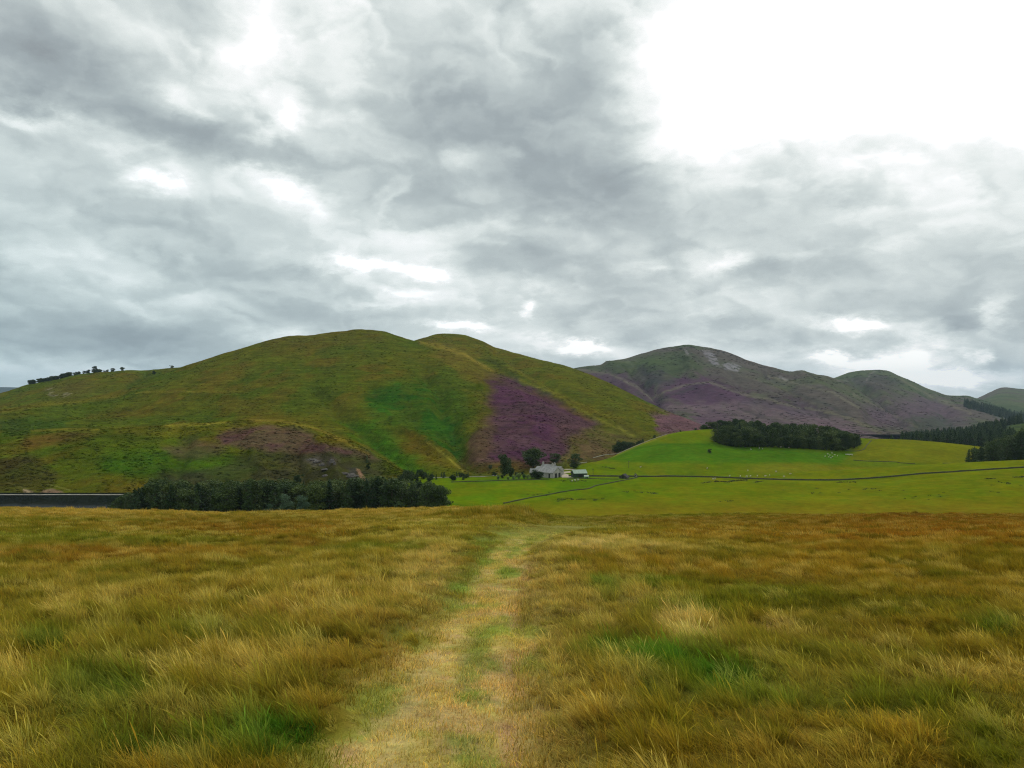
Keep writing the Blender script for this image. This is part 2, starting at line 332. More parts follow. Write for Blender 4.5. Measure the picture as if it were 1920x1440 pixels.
KN = H('hill_pasture', 985, 2500,
  [(985, 895), (1040, 882), (1060, 875.5), (1100, 866.5), (1130, 861), (1150, 855), (1175, 844), (1200, 833), (1225, 823), (1250, 815), (1290, 808), (1330, 805), (1400, 807), (1500, 812), (1560, 816), (1620, 822), (1700, 824.5), (1760, 829), (1840, 838), (1920, 852), (2100, 890), (2500, 930)],
  [(985, 480), (1100, 520), (1250, 610), (1400, 640), (1840, 620), (2500, 560)], [(985, 432), (1480, 432), (1600, 470), (2500, 480)], [(985, -48.2), (1480, -48.6), (1600, -52), (2500, -54)], g=0.55, back=0.35, rel=(0.7, 50.0), wob=0.35,
  feats=[([(1240, 829), (1330, 834), (1420, 843)], 4, -0.5), ([(1470, 880), (1550, 873), (1680, 866)], 5, 0.6)])
ALL_H = [H1, H2, H3, H0, M1, M2, C1, R1, RF, KN]
def surf(px, Y):
    px = np.atleast_1d(np.asarray(px, float)); Y = np.atleast_1d(np.asarray(Y, float))
    z = z_ground((px - CX) / F * Y, Y)
    for h in ALL_H:
        m_ = (px >= h.x0) & (px <= h.x1) & (Y >= h.ymin)
        if m_.any(): z[m_] = np.maximum(z[m_], h.z(px[m_], Y[m_]))
    return z
_D = np.concatenate([np.arange(3, 70, 0.5), np.arange(70, 1400, 1.0), np.arange(1400, 5200, 10.0)])
def hit(px, py, dmin=3.0, dmax=900.0):
    """first point of the land seen in direction (px, py): returns X, Y, Z"""
    D = _D[(_D >= dmin) & (_D <= dmax)]; z = surf(np.full(D.shape, float(px)), D); ray = (HY - py) / F * D
    k = np.argmax(z >= ray) if (z >= ray).any() else len(D) - 1
    Y = D[k]; return (px - CX) / F * Y, Y, float(z[k])
def at(px, Y): return (px - CX) / F * Y, Y, float(surf([px], [Y])[0])

# ------------------------------------------------------------------ land colours (albedo of what grows there, plus painted ridge light, relief shade and haze)
OLIVE, GREEN, BROWN, HEATH, PINK = (.125, .132, .022), (.062, .130, .018), (.165, .118, .028), (.125, .050, .082), (.165, .085, .085)
DGREEN, SCRUB, STRAW, SCREE = (.035, .095, .018), (.055, .058, .032), (.30, .25, .075), (.30, .27, .26)
def hill_colour(name, px, py, X, Y):
    n1 = fbm(X / 110, Y / 150, 4, 41); n2 = fbm(X / 30, Y / 45, 4, 42); n3 = fbm(X / 9, Y / 12, 3, 43)
    c = np.zeros(px.shape + (3,)) + np.array(OLIVE)
    c = mixc(c, GREEN, sst(.42, .70, n1) * .55); c = mixc(c, BROWN, sst(.50, .68, n2) * .6); c = mixc(c, (.10, .14, .02), sst(.55, .35, n3) * .3)
    wx = px + (n2 - .5) * 40 + (n3 - .5) * 16; wy = py + (fbm(X / 25, Y / 40, 3, 44) - .5) * 22
    def P(poly, col, s=1.0, soft=10, brk=0.0):
        nonlocal c
        m_ = polymask(wx, wy, poly, soft) * s
        if brk: m_ = m_ * (1 - brk * sst(.62, .42, n2 * .5 + n3 * .5))
        c = mixc(c, col, m_)
    def L(pts, w, col, s=1.0):
        nonlocal c
        c = mixc(c, col, np.exp(-(linedist(px, wy * .3 + py * .7, pts) / w) ** 2) * s)
    if name in ('hill_main', 'hill_shoulder', 'hill_spur', 'hill_left'):
        P([(690, 735), (740, 712), (800, 715), (850, 730), (878, 770), (870, 810), (890, 880), (905, 900), (850, 895), (815, 840), (760, 808), (700, 800), (680, 770)], (.03, .125, .018), .9, 16, .45)
        P([(625, 790), (700, 795), (750, 830), (800, 885), (760, 885), (690, 838)], (.055, .17, .018), .9, 10, .3)
        P([(560, 740), (680, 760), (640, 800), (560, 780)], (.10, .13, .02), .5, 12)
        P([(745, 800), (800, 815), (850, 850), (870, 888), (840, 880), (780, 840)], BROWN, .7, 8)
        P([(800, 645), (870, 655), (905, 690), (1000, 735), (900, 730), (850, 700)], (.18, .145, .045), .75, 9)
        P([(480, 625), (700, 618), (760, 640), (500, 660)], (.13, .12, .035), .5, 10)
        P([(0, 788), (60, 778), (130, 782), (110, 800), (0, 818)], (.045, .11, .03), .7, 8)
        P([(180, 800), (430, 798), (560, 790), (520, 806), (300, 815)], (.19, .165, .03), .6, 8)
        P([(200, 840), (300, 832), (440, 862), (480, 880), (420, 905), (250, 900), (180, 870)], (.06, .155, .02), .85, 14, .35)
        P([(920, 708), (965, 712), (1010, 735), (1060, 760), (1118, 785), (1105, 800), (1072, 815), (1065, 845), (1050, 868), (1000, 875), (940, 870), (882, 862), (888, 820), (915, 785), (912, 740)], (.112, .046, .225), 1.0, 10, .15)
        P([(1050, 790), (1160, 805), (1235, 835), (1160, 860), (1060, 872)], (.15, .09, .19), .6, 14, .5); P([(890, 700), (930, 700), (925, 860), (870, 860), (895, 800)], (.13, .10, .04), .6, 12, .3)
        P([(1215, 775), (1262, 772), (1325, 795), (1325, 815), (1230, 812)], (.19, .095, .34), .95, 8, .1)
        P([(860, 858), (1000, 868), (1000, 895), (850, 895)], (.12, .075, .06), .8, 8, .5)
        P([(415, 815), (500, 800), (560, 802), (610, 828), (690, 842), (715, 868), (640, 856), (560, 850), (500, 848), (430, 834)], (.145, .066, .20), .85, 9, .3)
        P([(310, 835), (370, 820), (430, 832), (400, 860), (330, 866)], (.14, .07, .17), .6, 10, .3)
        P([(50, 820), (110, 806), (190, 808), (150, 830), (60, 845)], (.16, .085, .05), .6, 9, .3)
        P([(-60, 862), (60, 860), (110, 890), (60, 925), (-80, 925)], (.085, .065, .045), .8, 10, .3)
        P([(470, 850), (560, 848), (650, 852), (708, 866), (728, 900), (640, 915), (520, 912), (430, 912), (290, 912), (300, 890), (400, 880)], (.06, .058, .075), .85, 9, .35)
        P([(580, 862), (610, 858), (612, 878), (590, 882)], (.11, .095, .21), .7, 5, .5); P([(615, 862), (636, 862), (632, 880), (616, 880)], (.13, .10, .22), .7, 5, .5)
        P([(655, 880), (668, 878), (672, 900), (650, 902)], (.07, .065, .15), .9, 4)
        c = mixc(c, (.34, .21, .33), polymask(px, py, [(668, 878), (674, 880), (688, 902), (678, 905)], 1.5))
        P([(660, 898), (720, 896), (722, 908), (640, 908)], (.34, .31, .5), .6, 3, .75); P([(600, 906), (625, 905), (622, 912), (600, 913)], (.3, .27, .5), .8, 2)
        L([(788, 643), (830, 650), (868, 664), (900, 683), (925, 697)], 3.5, (.30, .235, .09), .75); L([(915, 672), (940, 690), (975, 706), (1000, 712)], 4, (.075, .095, .025), .6)  # lit main-hill ridge painted pale, shade strip painted darker beside it
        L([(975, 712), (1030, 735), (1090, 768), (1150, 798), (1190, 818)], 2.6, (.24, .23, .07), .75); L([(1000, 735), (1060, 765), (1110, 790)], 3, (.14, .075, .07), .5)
        L([(470, 788), (530, 789), (580, 799), (640, 824), (690, 850)], 3.2, (.30, .23, .08), .7)  # straw stripes on ridge crests: pale grass with the lit highlight painted in
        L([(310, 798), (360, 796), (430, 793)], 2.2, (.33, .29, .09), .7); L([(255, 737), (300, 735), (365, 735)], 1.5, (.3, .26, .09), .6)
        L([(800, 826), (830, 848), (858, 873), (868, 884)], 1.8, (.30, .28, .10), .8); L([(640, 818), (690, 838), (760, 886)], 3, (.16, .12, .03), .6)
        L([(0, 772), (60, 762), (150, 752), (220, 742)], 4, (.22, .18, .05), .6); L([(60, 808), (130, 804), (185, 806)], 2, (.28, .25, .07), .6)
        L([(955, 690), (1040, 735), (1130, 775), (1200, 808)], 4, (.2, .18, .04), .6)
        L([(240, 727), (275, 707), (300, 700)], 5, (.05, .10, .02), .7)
        P([(85, 728), (140, 716), (180, 715), (150, 745), (95, 745)], (.13, .12, .06), .6, 6); P([(90, 735), (100, 733), (98, 742), (90, 741)], (.3, .27, .5), .7, 2); P([(112, 738), (122, 736), (122, 744), (111, 744)], (.34, .3, .5), .7, 2)
        c = mixc(c, (.40, .31, .5), polymask(px, py, [(43, 917), (50, 918), (62, 922), (66, 930), (46, 930)], 1.5))
        c = mixc(c, (.24, .165, .27), polymask(px, py, [(74, 925), (80, 919), (98, 916), (118, 922), (122, 930), (74, 930)], 2))
        L([(15, 905), (45, 915), (70, 920)], 1.2, (.2, .19, .14), .6); L([(90, 908), (130, 920)], 1.2, (.24, .24, .16), .7)
    elif name in ('hill_scree', 'hill_front_spur', 'hill_cone', 'hill_right_distance'):
        c = np.zeros(px.shape + (3,)) + np.array((.125, .150, .060))
        c = mixc(c, (.145, .105, .095), sst(.40, .62, fbm(X / 260, Y / 420, 4, 51)) * .75); c = mixc(c, (.07, .11, .035), sst(.5, .7, fbm(X / 200, Y / 300, 3, 52)) * .6)
        P([(1085, 694), (1170, 700), (1225, 730), (1255, 765), (1210, 770), (1150, 740), (1110, 712)], (.125, .058, .098), .85, 8, .15)
        P([(1235, 735), (1262, 712), (1300, 703), (1345, 712), (1420, 745), (1400, 762), (1280, 758)], (.115, .05, .092), .9, 8, .15)
        P([(1240, 762), (1400, 752), (1500, 760), (1600, 792), (1650, 820), (1300, 820), (1240, 800)], (.20, .130, .140), .9, 10, .3); P([(1395, 745), (1500, 752), (1590, 780), (1500, 775), (1400, 760)], (.10, .085, .10), .6, 7, .2); P([(1300, 775), (1350, 772), (1375, 790), (1320, 795)], (.13, .07, .10), .6, 6, .2)
        P([(1395, 735), (1480, 745), (1560, 775), (1480, 765), (1400, 752)], (.12, .065, .075), .6, 10, .2)
        P([(1180, 668), (1280, 655), (1330, 690), (1270, 708), (1220, 700)], (.075, .115, .03), .7, 12); P([(1230, 775), (1300, 772), (1310, 785), (1240, 795)], (.09, .13, .035), .6, 8)
        P([(1200, 690), (1240, 695), (1258, 725), (1225, 725)], (.06, .045, .06), .6, 8)
        P([(1580, 715), (1650, 700), (1700, 720), (1640, 735)], (.10, .075, .072), .7, 8); P([(1620, 760), (1760, 745), (1830, 790), (1760, 815), (1640, 800)], (.165, .105, .125), .8, 14, .2)
        c = mixc(c, (.32, .30, .285), polymask(wx * .3 + px * .7, wy * .3 + py * .7, [(1316, 656), (1332, 657), (1345, 672), (1354, 690), (1340, 682), (1322, 668)], 2) * sst(.3, .5, n3) * .9)
        c = mixc(c, (.33, .31, .295), polymask(wx * .3 + px * .7, wy * .3 + py * .7, [(1356, 681), (1372, 679), (1392, 688), (1385, 695), (1360, 692)], 2) * sst(.3, .5, n3) * .9)
        for l_ in ([(1225, 745), (1250, 733), (1285, 722), (1330, 716), (1380, 735), (1440, 748), (1500, 766)], [(1085, 694), (1140, 700), (1190, 722), (1225, 750)], [(1440, 705), (1500, 722), (1560, 735), (1610, 765)], [(1600, 740), (1650, 765), (1720, 800)], [(1690, 712), (1750, 745), (1820, 775)]): L(l_, 2.2, (.24, .22, .13), .6)  # lit edges of the far ridgelines painted pale
        for l_ in ([(1232, 752), (1262, 738), (1300, 728)], [(1195, 735), (1225, 765), (1240, 785)], [(1480, 735), (1545, 755), (1600, 785)], [(1385, 765), (1440, 785), (1500, 800)]): L(l_, 3, (.055, .06, .04), .5)  # shaded sides of the far ridgelines painted dark
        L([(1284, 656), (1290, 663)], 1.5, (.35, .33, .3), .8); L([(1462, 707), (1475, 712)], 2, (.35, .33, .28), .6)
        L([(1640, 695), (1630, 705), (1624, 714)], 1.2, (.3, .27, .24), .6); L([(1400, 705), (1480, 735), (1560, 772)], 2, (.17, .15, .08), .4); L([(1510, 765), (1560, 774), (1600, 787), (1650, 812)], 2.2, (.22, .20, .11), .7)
        L([(1565, 714), (1625, 716), (1660, 722)], 1.2, (.2, .18, .14), .5)
        P([(1700, 785), (1760, 780), (1790, 800), (1720, 810)], (.06, .09, .04), .6, 6)
    elif name == 'hill_blue_distance':
        c = np.zeros(px.shape + (3,)) + np.array((.05, .075, .07))
    elif name == 'hill_forest':
        c = np.zeros(px.shape + (3,)) + np.array((.04, .06, .028)); P([(1890, 800), (1990, 785), (1990, 830), (1870, 818)], (.09, .13, .03), .9, 8)
    elif name == 'hill_pasture':
        n4 = fbm(X / 14, Y / 30, 3, 61)
        c = np.zeros(px.shape + (3,)) + np.array((.118, .172, .012)); c = mixc(c, (.165, .168, .018), sst(.4, .7, n4) * .5)
        g = polymask(wx, py + (n3 - .5) * 6, [(1150, 838), (1230, 831), (1330, 830), (1480, 842), (1600, 848), (1660, 862), (1640, 872), (1500, 869), (1350, 868), (1220, 868), (1130, 862)], 5)
        c = mixc(c, (.062, .155, .016), g * .85)
        c = mixc(c, (.19, .175, .03), polymask(px, py, [(1400, 872), (1500, 868), (1600, 875), (1560, 888), (1420, 888)], 6) * .6)
        r = sst(1598, 1625, px + (py - 840) * 1.2)
        c = mixc(c, (.17, .17, .016), r * .85); c = mixc(c, (.085, .15, .015), polymask(px, py, [(1580, 861), (1680, 866), (1760, 870), (1700, 878), (1560, 874)], 3) * .6)
        c = mixc(c, (.045, .115, .015), np.exp(-(linedist(px, py, [(1150, 846), (1190, 841), (1240, 833), (1330, 833)]) / 1.6) ** 2) * .7)
        c = mixc(c, (.28, .25, .08), np.exp(-(linedist(px, py, [(1108, 866), (1150, 856), (1200, 834), (1250, 816)]) / 1.6) ** 2) * .5)
    if name in ('hill_pasture',): return np.clip(c * np.array((.78, .79, .33)), .002, .8)
    return np.clip(c * np.array((1.0, .98, .36) if name in ('hill_main', 'hill_shoulder', 'hill_spur', 'hill_left') else (1, 1.0, 1.12) if name != 'hill_blue_distance' else (1, 1, 1)) * (.66 if name in ('hill_main', 'hill_shoulder', 'hill_spur', 'hill_left') else .62), .003, .8)  # farther hills tinted bluer in their albedo, standing in for distance haze

MOOR_PATCH = [  # centre, radii in photo pixels, colour, strength
 (150, 960, 420, 9, (.36, .24, .07), .9), (700, 955, 260, 9, (.36, .25, .08), .8), (700, 985, 160, 10, (.33, .25, .08), .5), (350, 985, 260, 12, (.20, .115, .03), .6), (60, 1012, 330, 14, (.14, .13, .03), .5),
 (200, 1040, 300, 18, (.19, .085, .025), .8), (520, 992, 160, 14, (.19, .09, .026), .8), (560, 1020, 60, 12, (.16, .07, .025), .6),
 (380, 1080, 300, 40, (.20, .155, .04), .5), (170, 1110, 160, 30, (.25, .19, .07), .6), (620, 1140, 140, 50, (.32, .235, .09), .55), (790, 1085, 60, 40, (.34, .25, .10), .7), (740, 1160, 70, 40, (.34, .24, .10), .5),
 (430, 1180, 120, 30, (.20, .155, .05), .5), (500, 1280, 70, 35, (.36, .27, .10), .75), (150, 1190, 110, 20, (.10, .12, .02), .5), (90, 1215, 45, 22, (.035, .09, .018), .8), (400, 1200, 70, 18, (.07, .12, .02), .6),
 (560, 1210, 70, 22, (.075, .10, .02), .6), (200, 1310, 120, 50, (.035, .085, .02), .85), (500, 1385, 110, 42, (.018, .10, .012), .95), (300, 1420, 160, 28, (.03, .09, .02), .7), (60, 1420, 80, 60, (.15, .13, .02), .6),
 (40, 1300, 80, 60, (.22, .15, .03), .6), (250, 1250, 160, 24, (.15, .125, .03), .5), (410, 1330, 70, 30, (.13, .11, .025), .5),
 (1050, 1100, 60, 60, (.34, .25, .11), .6), (1060, 1250, 60, 90, (.30, .23, .09), .6), (1120, 1150, 50, 40, (.34, .25, .11), .5), (1310, 1195, 55, 26, (.42, .31, .15), .6), (1265, 1165, 60, 18, (.42, .29, .14), .8), (1455, 1178, 38, 12, (.45, .32, .15), .8), (1190, 1120, 60, 22, (.40, .29, .13), .7),
 (1140, 1100, 30, 14, (.05, .12, .02), .8), (1235, 1095, 60, 12, (.05, .12, .02), .7), (1290, 1140, 80, 18, (.07, .13, .02), .6), (1140, 1218, 50, 16, (.04, .11, .02), .8), (1260, 1240, 90, 26, (.04, .12, .02), .85), (1370, 1275, 90, 30, (.03, .12, .015), .9), (1240, 1310, 22, 26, (.02, .05, .015), .8), (1450, 1320, 160, 18, (.06, .12, .02), .5),
 (1080, 1400, 50, 60, (.27, .20, .10), .6), (1280, 1370, 110, 30, (.19, .15, .03), .5), (1640, 1390, 120, 50, (.25, .17, .03), .65), (1720, 1330, 160, 24, (.07, .12, .02), .6), (1880, 1400, 80, 60, (.08, .13, .015), .6), (1860, 1170, 40, 18, (.05, .10, .02), .75), (1640, 1240, 200, 40, (.13, .125, .03), .5),
 (1720, 985, 330, 38, (.20, .088, .024), .85), (1380, 985, 200, 28, (.20, .115, .03), .7), (1500, 1060, 300, 26, (.22, .135, .03), .6), (1500, 1130, 260, 24, (.11, .125, .022), .6), (1250, 964, 230, 7, (.13, .14, .02), .8), (820, 1060, 60, 60, (.36, .27, .12), .6), (1010, 1160, 40, 120, (.36, .27, .12), .6), (1120, 1020, 70, 10, (.42, .32, .17), .85), (1250, 1032, 120, 8, (.33, .25, .12), .6), (1080, 978, 120, 10, (.17, .15, .05), .7), (1160, 995, 60, 10, (.18, .14, .04), .6),
 (1680, 958, 60, 6, (.11, .045, .02), .9), (1550, 1190, 120, 26, (.17, .125, .05), .5), (1760, 1110, 160, 20, (.21, .14, .035), .5), (1450, 1110, 100, 14, (.10, .13, .02), .5)]
def moor_colour(px, py, X, Y):
    n1 = fbm(X / 3.2, Y / 3.2, 4, 71); n2 = fbm(X / .9, Y / .9, 3, 72); n3 = fbm(X / 9, Y / 12, 3, 73)
    c = np.zeros(px.shape + (3,)) + np.array((.165, .135, .028))
    c = mixc(c, (.26, .195, .065), sst(.5, .75, n1) * .7); c = mixc(c, (.075, .115, .02), sst(.5, .28, n1) * .65); c = mixc(c, (.21, .115, .028), sst(.5, .72, n3) * .5)
    wx = px + (n1 - .5) * 70; wy = py + (n2 - .5) * 16 + (n1 - .5) * 18
    for cx, cy, rx, ry, col, s in MOOR_PATCH: c = mixc(c, col, np.clip(gauss(wx, wy, cx, cy, rx, ry) * 1.25, 0, 1) * s)
    c = mixc(c, (.10, .11, .02), sst(.56, .75, n2) * .35)
    pm = pathmask(X, Y)
    pc = np.zeros(px.shape + (3,)) + np.array((.30, .235, .085))
    pc = mixc(pc, (.15, .19, .04), sst(.48, .62, fbm(X / .55, Y / .8, 3, 81)) * .75); pc = mixc(pc, (.32, .225, .125), sst(.52, .66, fbm(X / .35, Y / .5, 3, 82)) * .7)
    u = (X - PXL(Y)) / np.maximum(PXR(Y) - PXL(Y), .1)
    pc = mixc(pc, (.10, .17, .03), sst(8, 12, Y) * sst(.42, .05, u) * .85); pc = mixc(pc, (.17, .18, .06), sst(18, 26, Y) * .6)
    rt = fbm(X / .3, Y / 1.2, 3, 83); pc = mixc(pc, (.27, .175, .105), np.exp(-((u - .84 + (rt - .5) * .12) / .075) ** 2) * sst(24, 14, Y) * .9 * sst(.3, .5, rt)); pc = mixc(pc, (.33, .26, .13), np.exp(-((u - .28 + (rt - .5) * .12) / .10) ** 2) * sst(12, 7, Y) * .7)
    pc = mixc(pc, (.11, .155, .03), np.exp(-((u - .58) / .12) ** 2) * sst(.46, .6, fbm(X / .4, Y / .9, 3, 84)) * .75)
    pc = pc * np.array((1.3, 1.28, 1.0)) * (.72 + .56 * fbm(X / .22, Y / .3, 3, 85))[..., None]; pc = mixc(pc, (.19, .18, .05), sst(26, 36, Y) * .85)
    c = c + (pc - c) * pm[..., None]
    return c, pm
def field_colour(px, py, X, Y):
    n = fbm(X / 12, Y / 26, 4, 64); n2 = fbm(X / 5, Y / 8, 3, 65)
    c = np.zeros(px.shape + (3,)) + np.array((.115, .185, .010)); c = mixc(c, (.165, .172, .012), sst(1050, 1400, px + (n - .5) * 200) * .7)
    c = mixc(c, (.18, .17, .02), sst(.45, .7, n) * .35); c = mixc(c, (.08, .165, .012), sst(.55, .35, n2) * .3)
    c = mixc(c, (.20, .155, .022), sst(925, 960, py + (n2 - .5) * 12) * sst(900, 1050, px) * .75)
    c = mixc(c, (.065, .14, .014), polymask(px, py, [(840, 905), (900, 898), (1000, 893), (1050, 897), (1000, 901), (900, 906)], 3) * .7)
    c = mixc(c, (.07, .15, .012), polymask(px, py, [(1060, 898), (1170, 898), (1140, 906), (1050, 925), (1040, 915)], 4) * .6)
    c = mixc(c, (.10, .16, .012), np.exp(-((py - 927 - (px - 1300) * .004) / 1.2) ** 2) * .5)
    return c * np.array((.82, .80, .33))

def sheet_faces(r, c, off=0):
    i = np.arange(r - 1)[:, None] * c + np.arange(c - 1)[None, :] + off
    return np.stack([i, i + 1, i + c + 1, i + c], -1).reshape(-1, 4)
# ground: one sheet from behind the camera to the horizon
cols_px = np.concatenate([np.arange(-900, -100, 20), np.arange(-100, 2020, 3.5), np.arange(2020, 2701, 20)]).astype(float)
rows_Y = np.concatenate([np.geomspace(2.0, 62, 430)[:-1], np.geomspace(62, 290, 60)[:-1], np.geomspace(290, 640, 190)[:-1], np.geomspace(640, 16000, 40)])
PX, YY = np.meshgrid(cols_px, rows_Y); XX = (PX - CX) / F * YY
ZZ = z_ground(XX, YY); PYg = HY - ZZ / YY * F
cm, pm = moor_colour(PX, PYg, XX, YY); cf = field_colour(PX, PYg, XX, YY)
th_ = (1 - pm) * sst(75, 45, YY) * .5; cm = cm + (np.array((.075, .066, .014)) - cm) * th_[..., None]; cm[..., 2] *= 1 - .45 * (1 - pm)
w = sst(75, 270, YY + (fbm(XX / 6, YY / 6, 3, 9) - .5) * 20)[..., None]
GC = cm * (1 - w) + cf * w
GC = np.where((YY > 640)[..., None], np.array((.09, .12, .03)), GC)
# stepping back behind the camera
bx = np.linspace(-60, 60, 161); by = np.linspace(-40, 2.0, 60)
BX, BY = np.meshgrid(bx, by); BZ = z_ground(BX, BY) ; e = (BY > 1.9) 
BC, _ = moor_colour(np.clip(CX + F * BX / np.maximum(BY, 2), -900, 2700), np.full(BX.shape, 1500.0), BX, BY)
# side wings beyond the fan of the main grid
def wing(sgn):
    v = []; rY = np.geomspace(2.0, 62, 60); u = np.linspace(0, 1, 30)
    U, Yw = np.meshgrid(u, rY); e0 = ((2700 if sgn > 0 else -900) - CX) / F * Yw; X = e0 + (sgn * 110 - e0) * U
    Z = z_ground(X, Yw); C_, _ = moor_colour(np.clip(CX + F * X / Yw, -900, 2700), HY - Z / Yw * F, X, Yw)
    fc = sheet_faces(60, 30); return np.stack([X, Yw, Z], -1).reshape(-1, 3), (fc if sgn > 0 else fc[:, ::-1]), C_.reshape(-1, 3)
V = [np.stack([XX, YY, ZZ], -1).reshape(-1, 3)]; Fs = [sheet_faces(*XX.shape)]; Cs = [GC.reshape(-1, 3)]; n0 = len(V[0])
V.append(np.stack([BX, BY, BZ], -1).reshape(-1, 3)); Fs.append(sheet_faces(*BX.shape, n0)); Cs.append(BC.reshape(-1, 3)); n0 += len(V[-1])
for sgn in (1, -1):
    v_, f_, c_ = wing(sgn); V.append(v_); Fs.append(f_ + n0); Cs.append(c_); n0 += len(v_)
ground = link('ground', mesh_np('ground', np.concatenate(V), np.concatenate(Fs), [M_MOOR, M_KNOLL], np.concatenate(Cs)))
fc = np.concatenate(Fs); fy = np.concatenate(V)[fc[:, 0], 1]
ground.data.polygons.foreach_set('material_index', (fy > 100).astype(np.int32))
tag(ground, kind='structure')

def build_hill(h, step, rows, mat, label=None):
    px = np.arange(h.x0, h.x1 + step, step).astype(float)
    t = np.concatenate([np.linspace(0.0, 1.0, rows), 1 + np.linspace(0, 1.2, 24)[1:] ** 1.5])
    P_, T = np.meshgrid(px, t); bd = h.bD(P_); rd = h.rD(P_); Y = bd + T * (rd - bd)
    Z = h.z(P_, np.maximum(Y, bd)); X = (P_ - CX) / F * Y
    Z = np.maximum(Z, -160)
    row = HY - Z / Y * F
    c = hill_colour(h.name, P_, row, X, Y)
    o = link(h.name.replace('hill_', 'hill_') if False else 'hill', mesh_np('hill', np.stack([X, Y, Z], -1).reshape(-1, 3), sheet_faces(*X.shape), [mat], c.reshape(-1, 3)))
    tag(o, label, None, None, 'structure'); return o
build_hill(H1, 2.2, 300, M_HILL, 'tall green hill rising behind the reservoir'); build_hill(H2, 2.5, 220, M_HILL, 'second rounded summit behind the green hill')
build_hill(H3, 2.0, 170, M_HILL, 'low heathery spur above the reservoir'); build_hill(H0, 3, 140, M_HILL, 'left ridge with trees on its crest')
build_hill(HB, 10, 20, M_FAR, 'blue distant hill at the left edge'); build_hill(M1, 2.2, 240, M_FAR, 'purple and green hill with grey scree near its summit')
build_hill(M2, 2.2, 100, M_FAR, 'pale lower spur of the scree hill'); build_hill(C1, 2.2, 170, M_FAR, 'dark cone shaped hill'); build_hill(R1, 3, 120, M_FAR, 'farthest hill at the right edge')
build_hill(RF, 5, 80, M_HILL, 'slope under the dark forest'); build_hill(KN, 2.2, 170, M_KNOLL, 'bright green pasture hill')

# water and shore
X0 = (-700 - CX) / F * 384
mb = MB(); mb.add([(X0, 300, WATER_Z), ((760 - CX) / F * 300, 300, WATER_Z), ((660 - CX) / F * 388, 388, WATER_Z), (X0, 388, WATER_Z)], [(0, 1, 2, 3)])
tag(mb.build('water', M_WATER), kind='structure')
pxs = np.arange(-400, 700, 2.0); n = len(pxs)
w0 = 378.6 + (fbm(pxs / 40, pxs * 0, 3, 12) - .5) * 1.6; k = sst(270, 262, pxs) * .8 + .2
prof = [(0, -.3), (.5, .04), (1.2, .16), (2.6, .05)]
V = np.concatenate([np.stack([(pxs - CX) / F * (w0 + a), w0 + a, WATER_Z + b + (vnoise(pxs / 4, pxs * 0 + a, 3) - .5) * .15], -1) for a, b in prof])
tag(link('shore', mesh_np('shore', V, sheet_faces(4, n), [M_SHORE])), kind='structure')
# farm track and valley road, draped over the land
def strip(name, pts, width, mat, lift=0.12, n=60):
    P3 = [Vector(hit(*p, dmin=300)) for p in pts]; L = []
    for i in range(n + 1):
        s = i / n * (len(P3) - 1); k = min(int(s), len(P3) - 2); L.append(P3[k].lerp(P3[k + 1], s - k))
    v = []; 
    for i, p in enumerate(L):
        d = (L[min(i+1, n)] - L[max(i-1, 0)]); d.z = 0; d.normalize(); q = Vector((-d.y, d.x, 0)) * width / 2
        for s in (-1, -.33, .33, 1):
            w_ = p + q * s; z = float(surf([CX + F * w_.x / w_.y], [w_.y])[0]); v.append((w_.x, w_.y, z + lift))
    return tag(link(name, mesh_np(name, v, sheet_faces(n + 1, 4), [mat])), kind='structure')
strip('track', [(1066, 896), (1058, 892.5), (1050, 889.5), (1040, 888)], 7, M_TRACK)
strip('track', [(1030, 891), (1042, 889), (1056, 886.5), (1070, 885)], 7, M_TRACK); strip('track', [(1048, 883.5), (1060, 880.5), (1075, 881)], 5, M_TRACK)
strip('road', [(800, 896.5), (840, 895.5), (875, 894.8), (905, 894.3), (930, 892.5)], 3.2, M_ROAD, .2)

# ------------------------------------------------------------------ trees
def leaf_tris(c, n, size, rs, up=0.0, flat=None):
    """n small random triangles around centres c"""
    m_ = len(c); a = rs.normal(size=(m_, 3)); a /= np.linalg.norm(a, axis=1)[:, None]
    b = rs.normal(size=(m_, 3)); b -= (b * a).sum(1)[:, None] * a; b /= np.linalg.norm(b, axis=1)[:, None]
    s = size * rs.uniform(.6, 1.3, (m_, 1))
    V = np.stack([c - a * s * .7 - b * s * .4, c + a * s * .7 - b * s * .4, c + b * s * .8], 1).reshape(-1, 3)
    return V, np.arange(m_ * 3).reshape(-1, 3)
def conifer(seed, mat, rad=.2, power=.85, low=.06, dens=1.0):
    rs = np.random.default_rng(seed); cs = []
    nl = 17
    for i in range(nl):
        h = low + (1 - low) * (i / nl) ** 1.02; r = rad * (1 - h) ** power * rs.uniform(.8, 1.2) + .012
        for b in range(int(rs.integers(7, 10))):
            th = rs.uniform(0, 6.283); rr = r * rs.uniform(.6, 1.2); k = max(3, int(rr / .016 * dens))
            t = np.linspace(.15, 1, k); dz = -.28 * rr * t + .12 * rr * t * t
            p = np.stack([np.cos(th) * rr * t, np.sin(th) * rr * t, h + dz], -1)
            cs.append(p.repeat(2, 0) + rs.normal(size=(k * 2, 3)) * np.array([.013, .013, .009]))
    cs.append(np.stack([rs.normal(size=14) * .006, rs.normal(size=14) * .006, np.linspace(.93, 1.02, 14)], -1))
    V, Fc = leaf_tris(np.concatenate(cs), 0, .03, rs); return mesh_np('crown', V, Fc, [mat], smooth=False)
